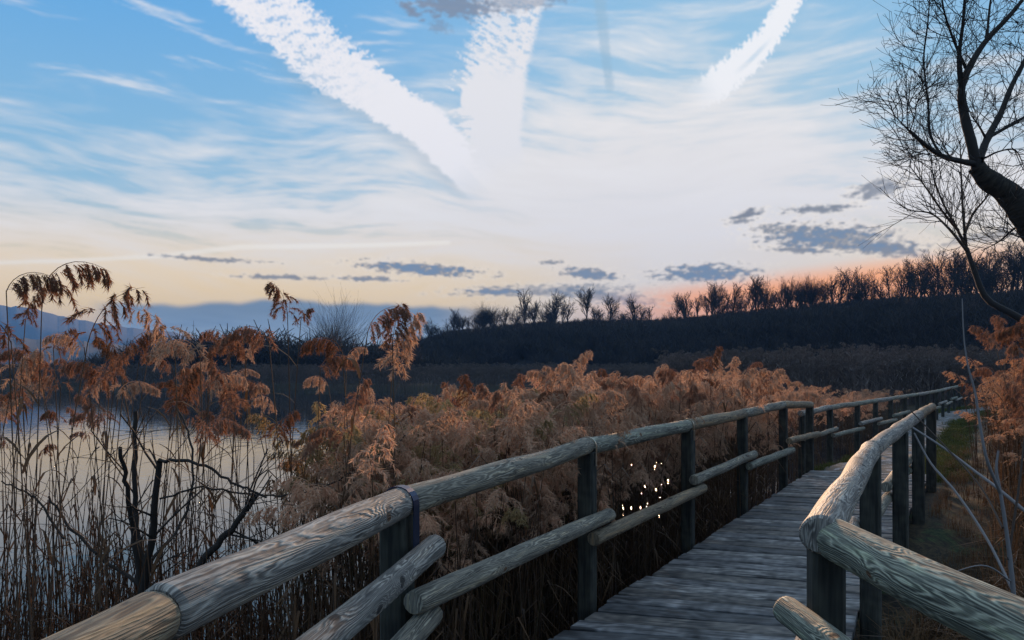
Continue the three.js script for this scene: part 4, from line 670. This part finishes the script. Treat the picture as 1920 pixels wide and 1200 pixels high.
// ---------------------------------------------------------------- dry grass and tangle
function tuft(seed, n, h, spread, flop) { const R = rng(seed), mb = new MB(); for (let k = 0; k < n; k++) { const a = R() * 6.28, b = R() * 6.28, r = R() * spread, L = h * (0.5 + R() * 0.7), o = V(Math.cos(a) * r, -0.03, Math.sin(a) * r), f = flop * (0.3 + R()), c = V(Math.cos(b), 0, Math.sin(b)); mb.ribbon([o, o.clone().addScaledVector(c, f * L * 0.25).add(V(0, L * 0.55, 0)), o.clone().addScaledVector(c, f * L * 0.75).add(V(0, L * (0.85 - f * 0.35), 0))], [0.0035, 0.003, 0.0005], V(-c.z, 0, c.x)); } return mb.build(); }
{
  const R = rng(3100), dry = tuft(71, 46, 0.7, 0.22, 0.9), green = tuft(72, 60, 0.16, 0.18, 0.7), A = [], B = [];
  for (let i = 0; i < 1500; i++) { const px = lerp(1500, 2250, R()), d = lerp(1.6, 22, Math.pow(R(), 1.6)), x = (px - 960) / 1500 * d; if (lake(x, d) > -0.2 || alongPath(x, d) < 0.95) continue; if (d < 11.5 && x < deckRight(Math.min(d, 11.5)) + 0.2) continue; const k = 0.5 + 0.7 * R(), open = px > 1690 && px < 1870 && d > 5.5; if (open && R() < 0.45) continue; A.push({ x, y: ground(x, d), z: -d, s: open ? 0.25 + R() * 0.25 : 0.5 + R() * 0.7, turn: R() * 6.28, c: [k, k * 0.9, k * 0.85] }); }
  for (let i = 0; i < 900; i++) { const px = lerp(-80, 1500, R()), d = lerp(2.6, 9, R()), x = (px - 960) / 1500 * d, lk = lake(x, d); if (lk < 0 || lk > 2.6 || R() < lk / 3 || (px > 760 && px < 1330 && R() < 0.6)) continue; const k = 0.5 + 0.5 * R(); A.push({ x, y: WATER - 0.05, z: -d, s: 0.8 + R() * 0.8, turn: R() * 6.28, c: [k, k * 0.85, k * 0.75] }); }
  for (let i = 0; i < 1800; i++) { const t = R() * (PATH.length - 2.2), j = Math.floor(t), x = lerp(PATH[j][0], PATH[j + 1][0], t - j) + (R() < 0.6 ? -1 : 1) * (0.75 + R() * 0.7), d = lerp(PATH[j][1], PATH[j + 1][1], t - j) + (R() - 0.5) * 0.3; if (lake(x, d) > -0.15) continue; const k = 0.6 + 0.6 * R(); B.push({ x, y: ground(x, d), z: -d, s: 0.7 + R() * 0.6, turn: R() * 6.28, c: [k, k, k] }); }
  stuff('dry_grass', dry, leafy('dry_grass', 0.15, 0.095, 0.05, 0.3), A, 'tangled dry brown grass on the bank and at the water edge', 'grass');
  stuff('green_grass', green, leafy('mossy_grass', 0.09, 0.10, 0.025, 0.3), B, 'short mossy green grass along both edges of the path', 'grass');
}
{ // thin mast on the far shore
  const o = thing('mast', 'thin mast rising over the far shore shrubs', 'mast'), b = at(363, 690, 170), t = at(363, 601, 170), M = flat('mast_steel', 0.12, 0.12, 0.13); b.y = -0.3;
  part(o, 'pole', new MB().tube([b, b.clone().lerp(t, 0.6), t], [0.10, 0.07, 0.03], 6).build(), M); part(o, 'crossbar', new MB().tube([t.clone().add(V(-0.35, -1.1, 0)), t.clone().add(V(0.35, -1.1, 0))], 0.03, 4).build(), M);
}
{ // dead bush in the reeds at the left
  const R = rng(91), o = thing('dead_bush', 'dark dead bush with crossing broken stems in the reeds at left', 'bush'), mb = new MB(), fine = new MB(), D = 4.4, M = flat('dead_wood', 0.035, 0.027, 0.022);
  const w = (pts, r) => { const q = new THREE.CatmullRomCurve3(pts.map(([x, y, d]) => at(x, y, D + (d ?? 0)))).getPoints(pts.length * 5); q.forEach((v, k) => { if (k) v.add(V((R() - 0.5) * 0.014, (R() - 0.5) * 0.02, (R() - 0.5) * 0.014)); }); mb.tube(q, q.map((_, k) => r * lerp(1, 0.55, k / (q.length - 1))), 6); for (let k = 0; k < 7; k++) { const i = 2 + Math.floor(R() * (q.length - 3)); fork(R, fine, fine, q[i], turned(R, q[i].clone().sub(q[i - 1]).normalize(), 0.7 + R() * 0.5), 0.2 + R() * 0.3, r * 0.25, 2, { levels: 3, kids: [0, 0, 3], open: 0.6, short: 0.7, bend: 0.3, up: 0, from: 0, least: 0.0016 }); } };
  w([[262, 1530], [265, 1150], [285, 1000, -0.1], [298, 862, -0.2]], 0.030); w([[290, 1530, 0.1], [285, 1150, 0.1], [258, 1000, 0.2], [252, 880, 0.2], [256, 770, 0.2]], 0.022); w([[270, 1530], [268, 1150], [250, 1010], [238, 915, -0.1], [225, 840, -0.2]], 0.020);
  w([[300, 1530, -0.2], [325, 1130, -0.2], [385, 1045, -0.2], [440, 985, -0.2], [480, 930, -0.2]], 0.026); w([[298, 862, -0.2], [370, 870, -0.3], [440, 905, -0.3], [500, 930, -0.3]], 0.010); w([[300, 935, -0.2], [380, 915, -0.3], [490, 930, -0.2], [600, 915, 0], [700, 860, 0.2], [770, 812, 0.4]], 0.006); w([[120, 1010, 0.1], [60, 930, 0.2], [5, 905, 0.2]], 0.008); w([[265, 1100], [150, 1010, 0.2], [90, 930, 0.3]], 0.012); w([[280, 1060], [350, 960, 0.3], [360, 840, 0.4], [335, 770, 0.5]], 0.010);
  part(o, 'stem', mb.build(), M); part(o, 'twigs', fine.build(), M).userData.kind = 'stuff';
}
{ // young bush at the right, its pale stems leaning on the rail
  const o = thing('young_bush', 'leafless young bush with pale stems leaning onto the landward handrail', 'bush'), D = 5.0, pale = flat('pale_bark', 0.24, 0.22, 0.22), darkb = flat('thin_dark_bark', 0.07, 0.05, 0.04);
  const w = (pts, r0, r1, m, label) => { const q = new THREE.CatmullRomCurve3(pts.map(([x, y, d]) => at(x, y, D + (d ?? 0)))).getPoints(pts.length * 4); part(o, 'stem', new MB().tube(q, q.map((_, k) => lerp(r0, r1, k / (q.length - 1)) * (1 + 0.2 * Math.max(0, n2(k * 1.3, r0 * 77)))), 6).build(), m, label); };
  w([[1915, 1310], [1901, 1120], [1889, 1010], [1876, 925], [1868, 880], [1872, 845]], 0.017, 0.006, pale); w([[1876, 925], [1850, 860, -0.1], [1838, 800, -0.1], [1828, 735, -0.1], [1816, 690, -0.1], [1808, 640, -0.1], [1804, 560, -0.1]], 0.011, 0.003, pale, 'long pale upright stem');
  w([[1930, 965, 0.1], [1870, 915, 0.3], [1830, 885, 0.6], [1770, 840, 1.0], [1712, 802, 1.3]], 0.012, 0.008, pale); w([[1900, 1110, 0], [1850, 1010, 0.4], [1790, 920, 0.8], [1745, 868, 1.1], [1714, 812, 1.3]], 0.010, 0.007, pale); w([[1880, 990, 0], [1840, 915, 0.4], [1775, 840, 0.9], [1706, 768, 1.25]], 0.007, 0.004, darkb); w([[1890, 1050, 0], [1912, 900, 0.1], [1925, 780, 0.2]], 0.009, 0.004, darkb); w([[1896, 1090], [1840, 1060, -0.2], [1780, 1075, -0.2]], 0.006, 0.002, pale);
}
renderer.render(scene, camera);
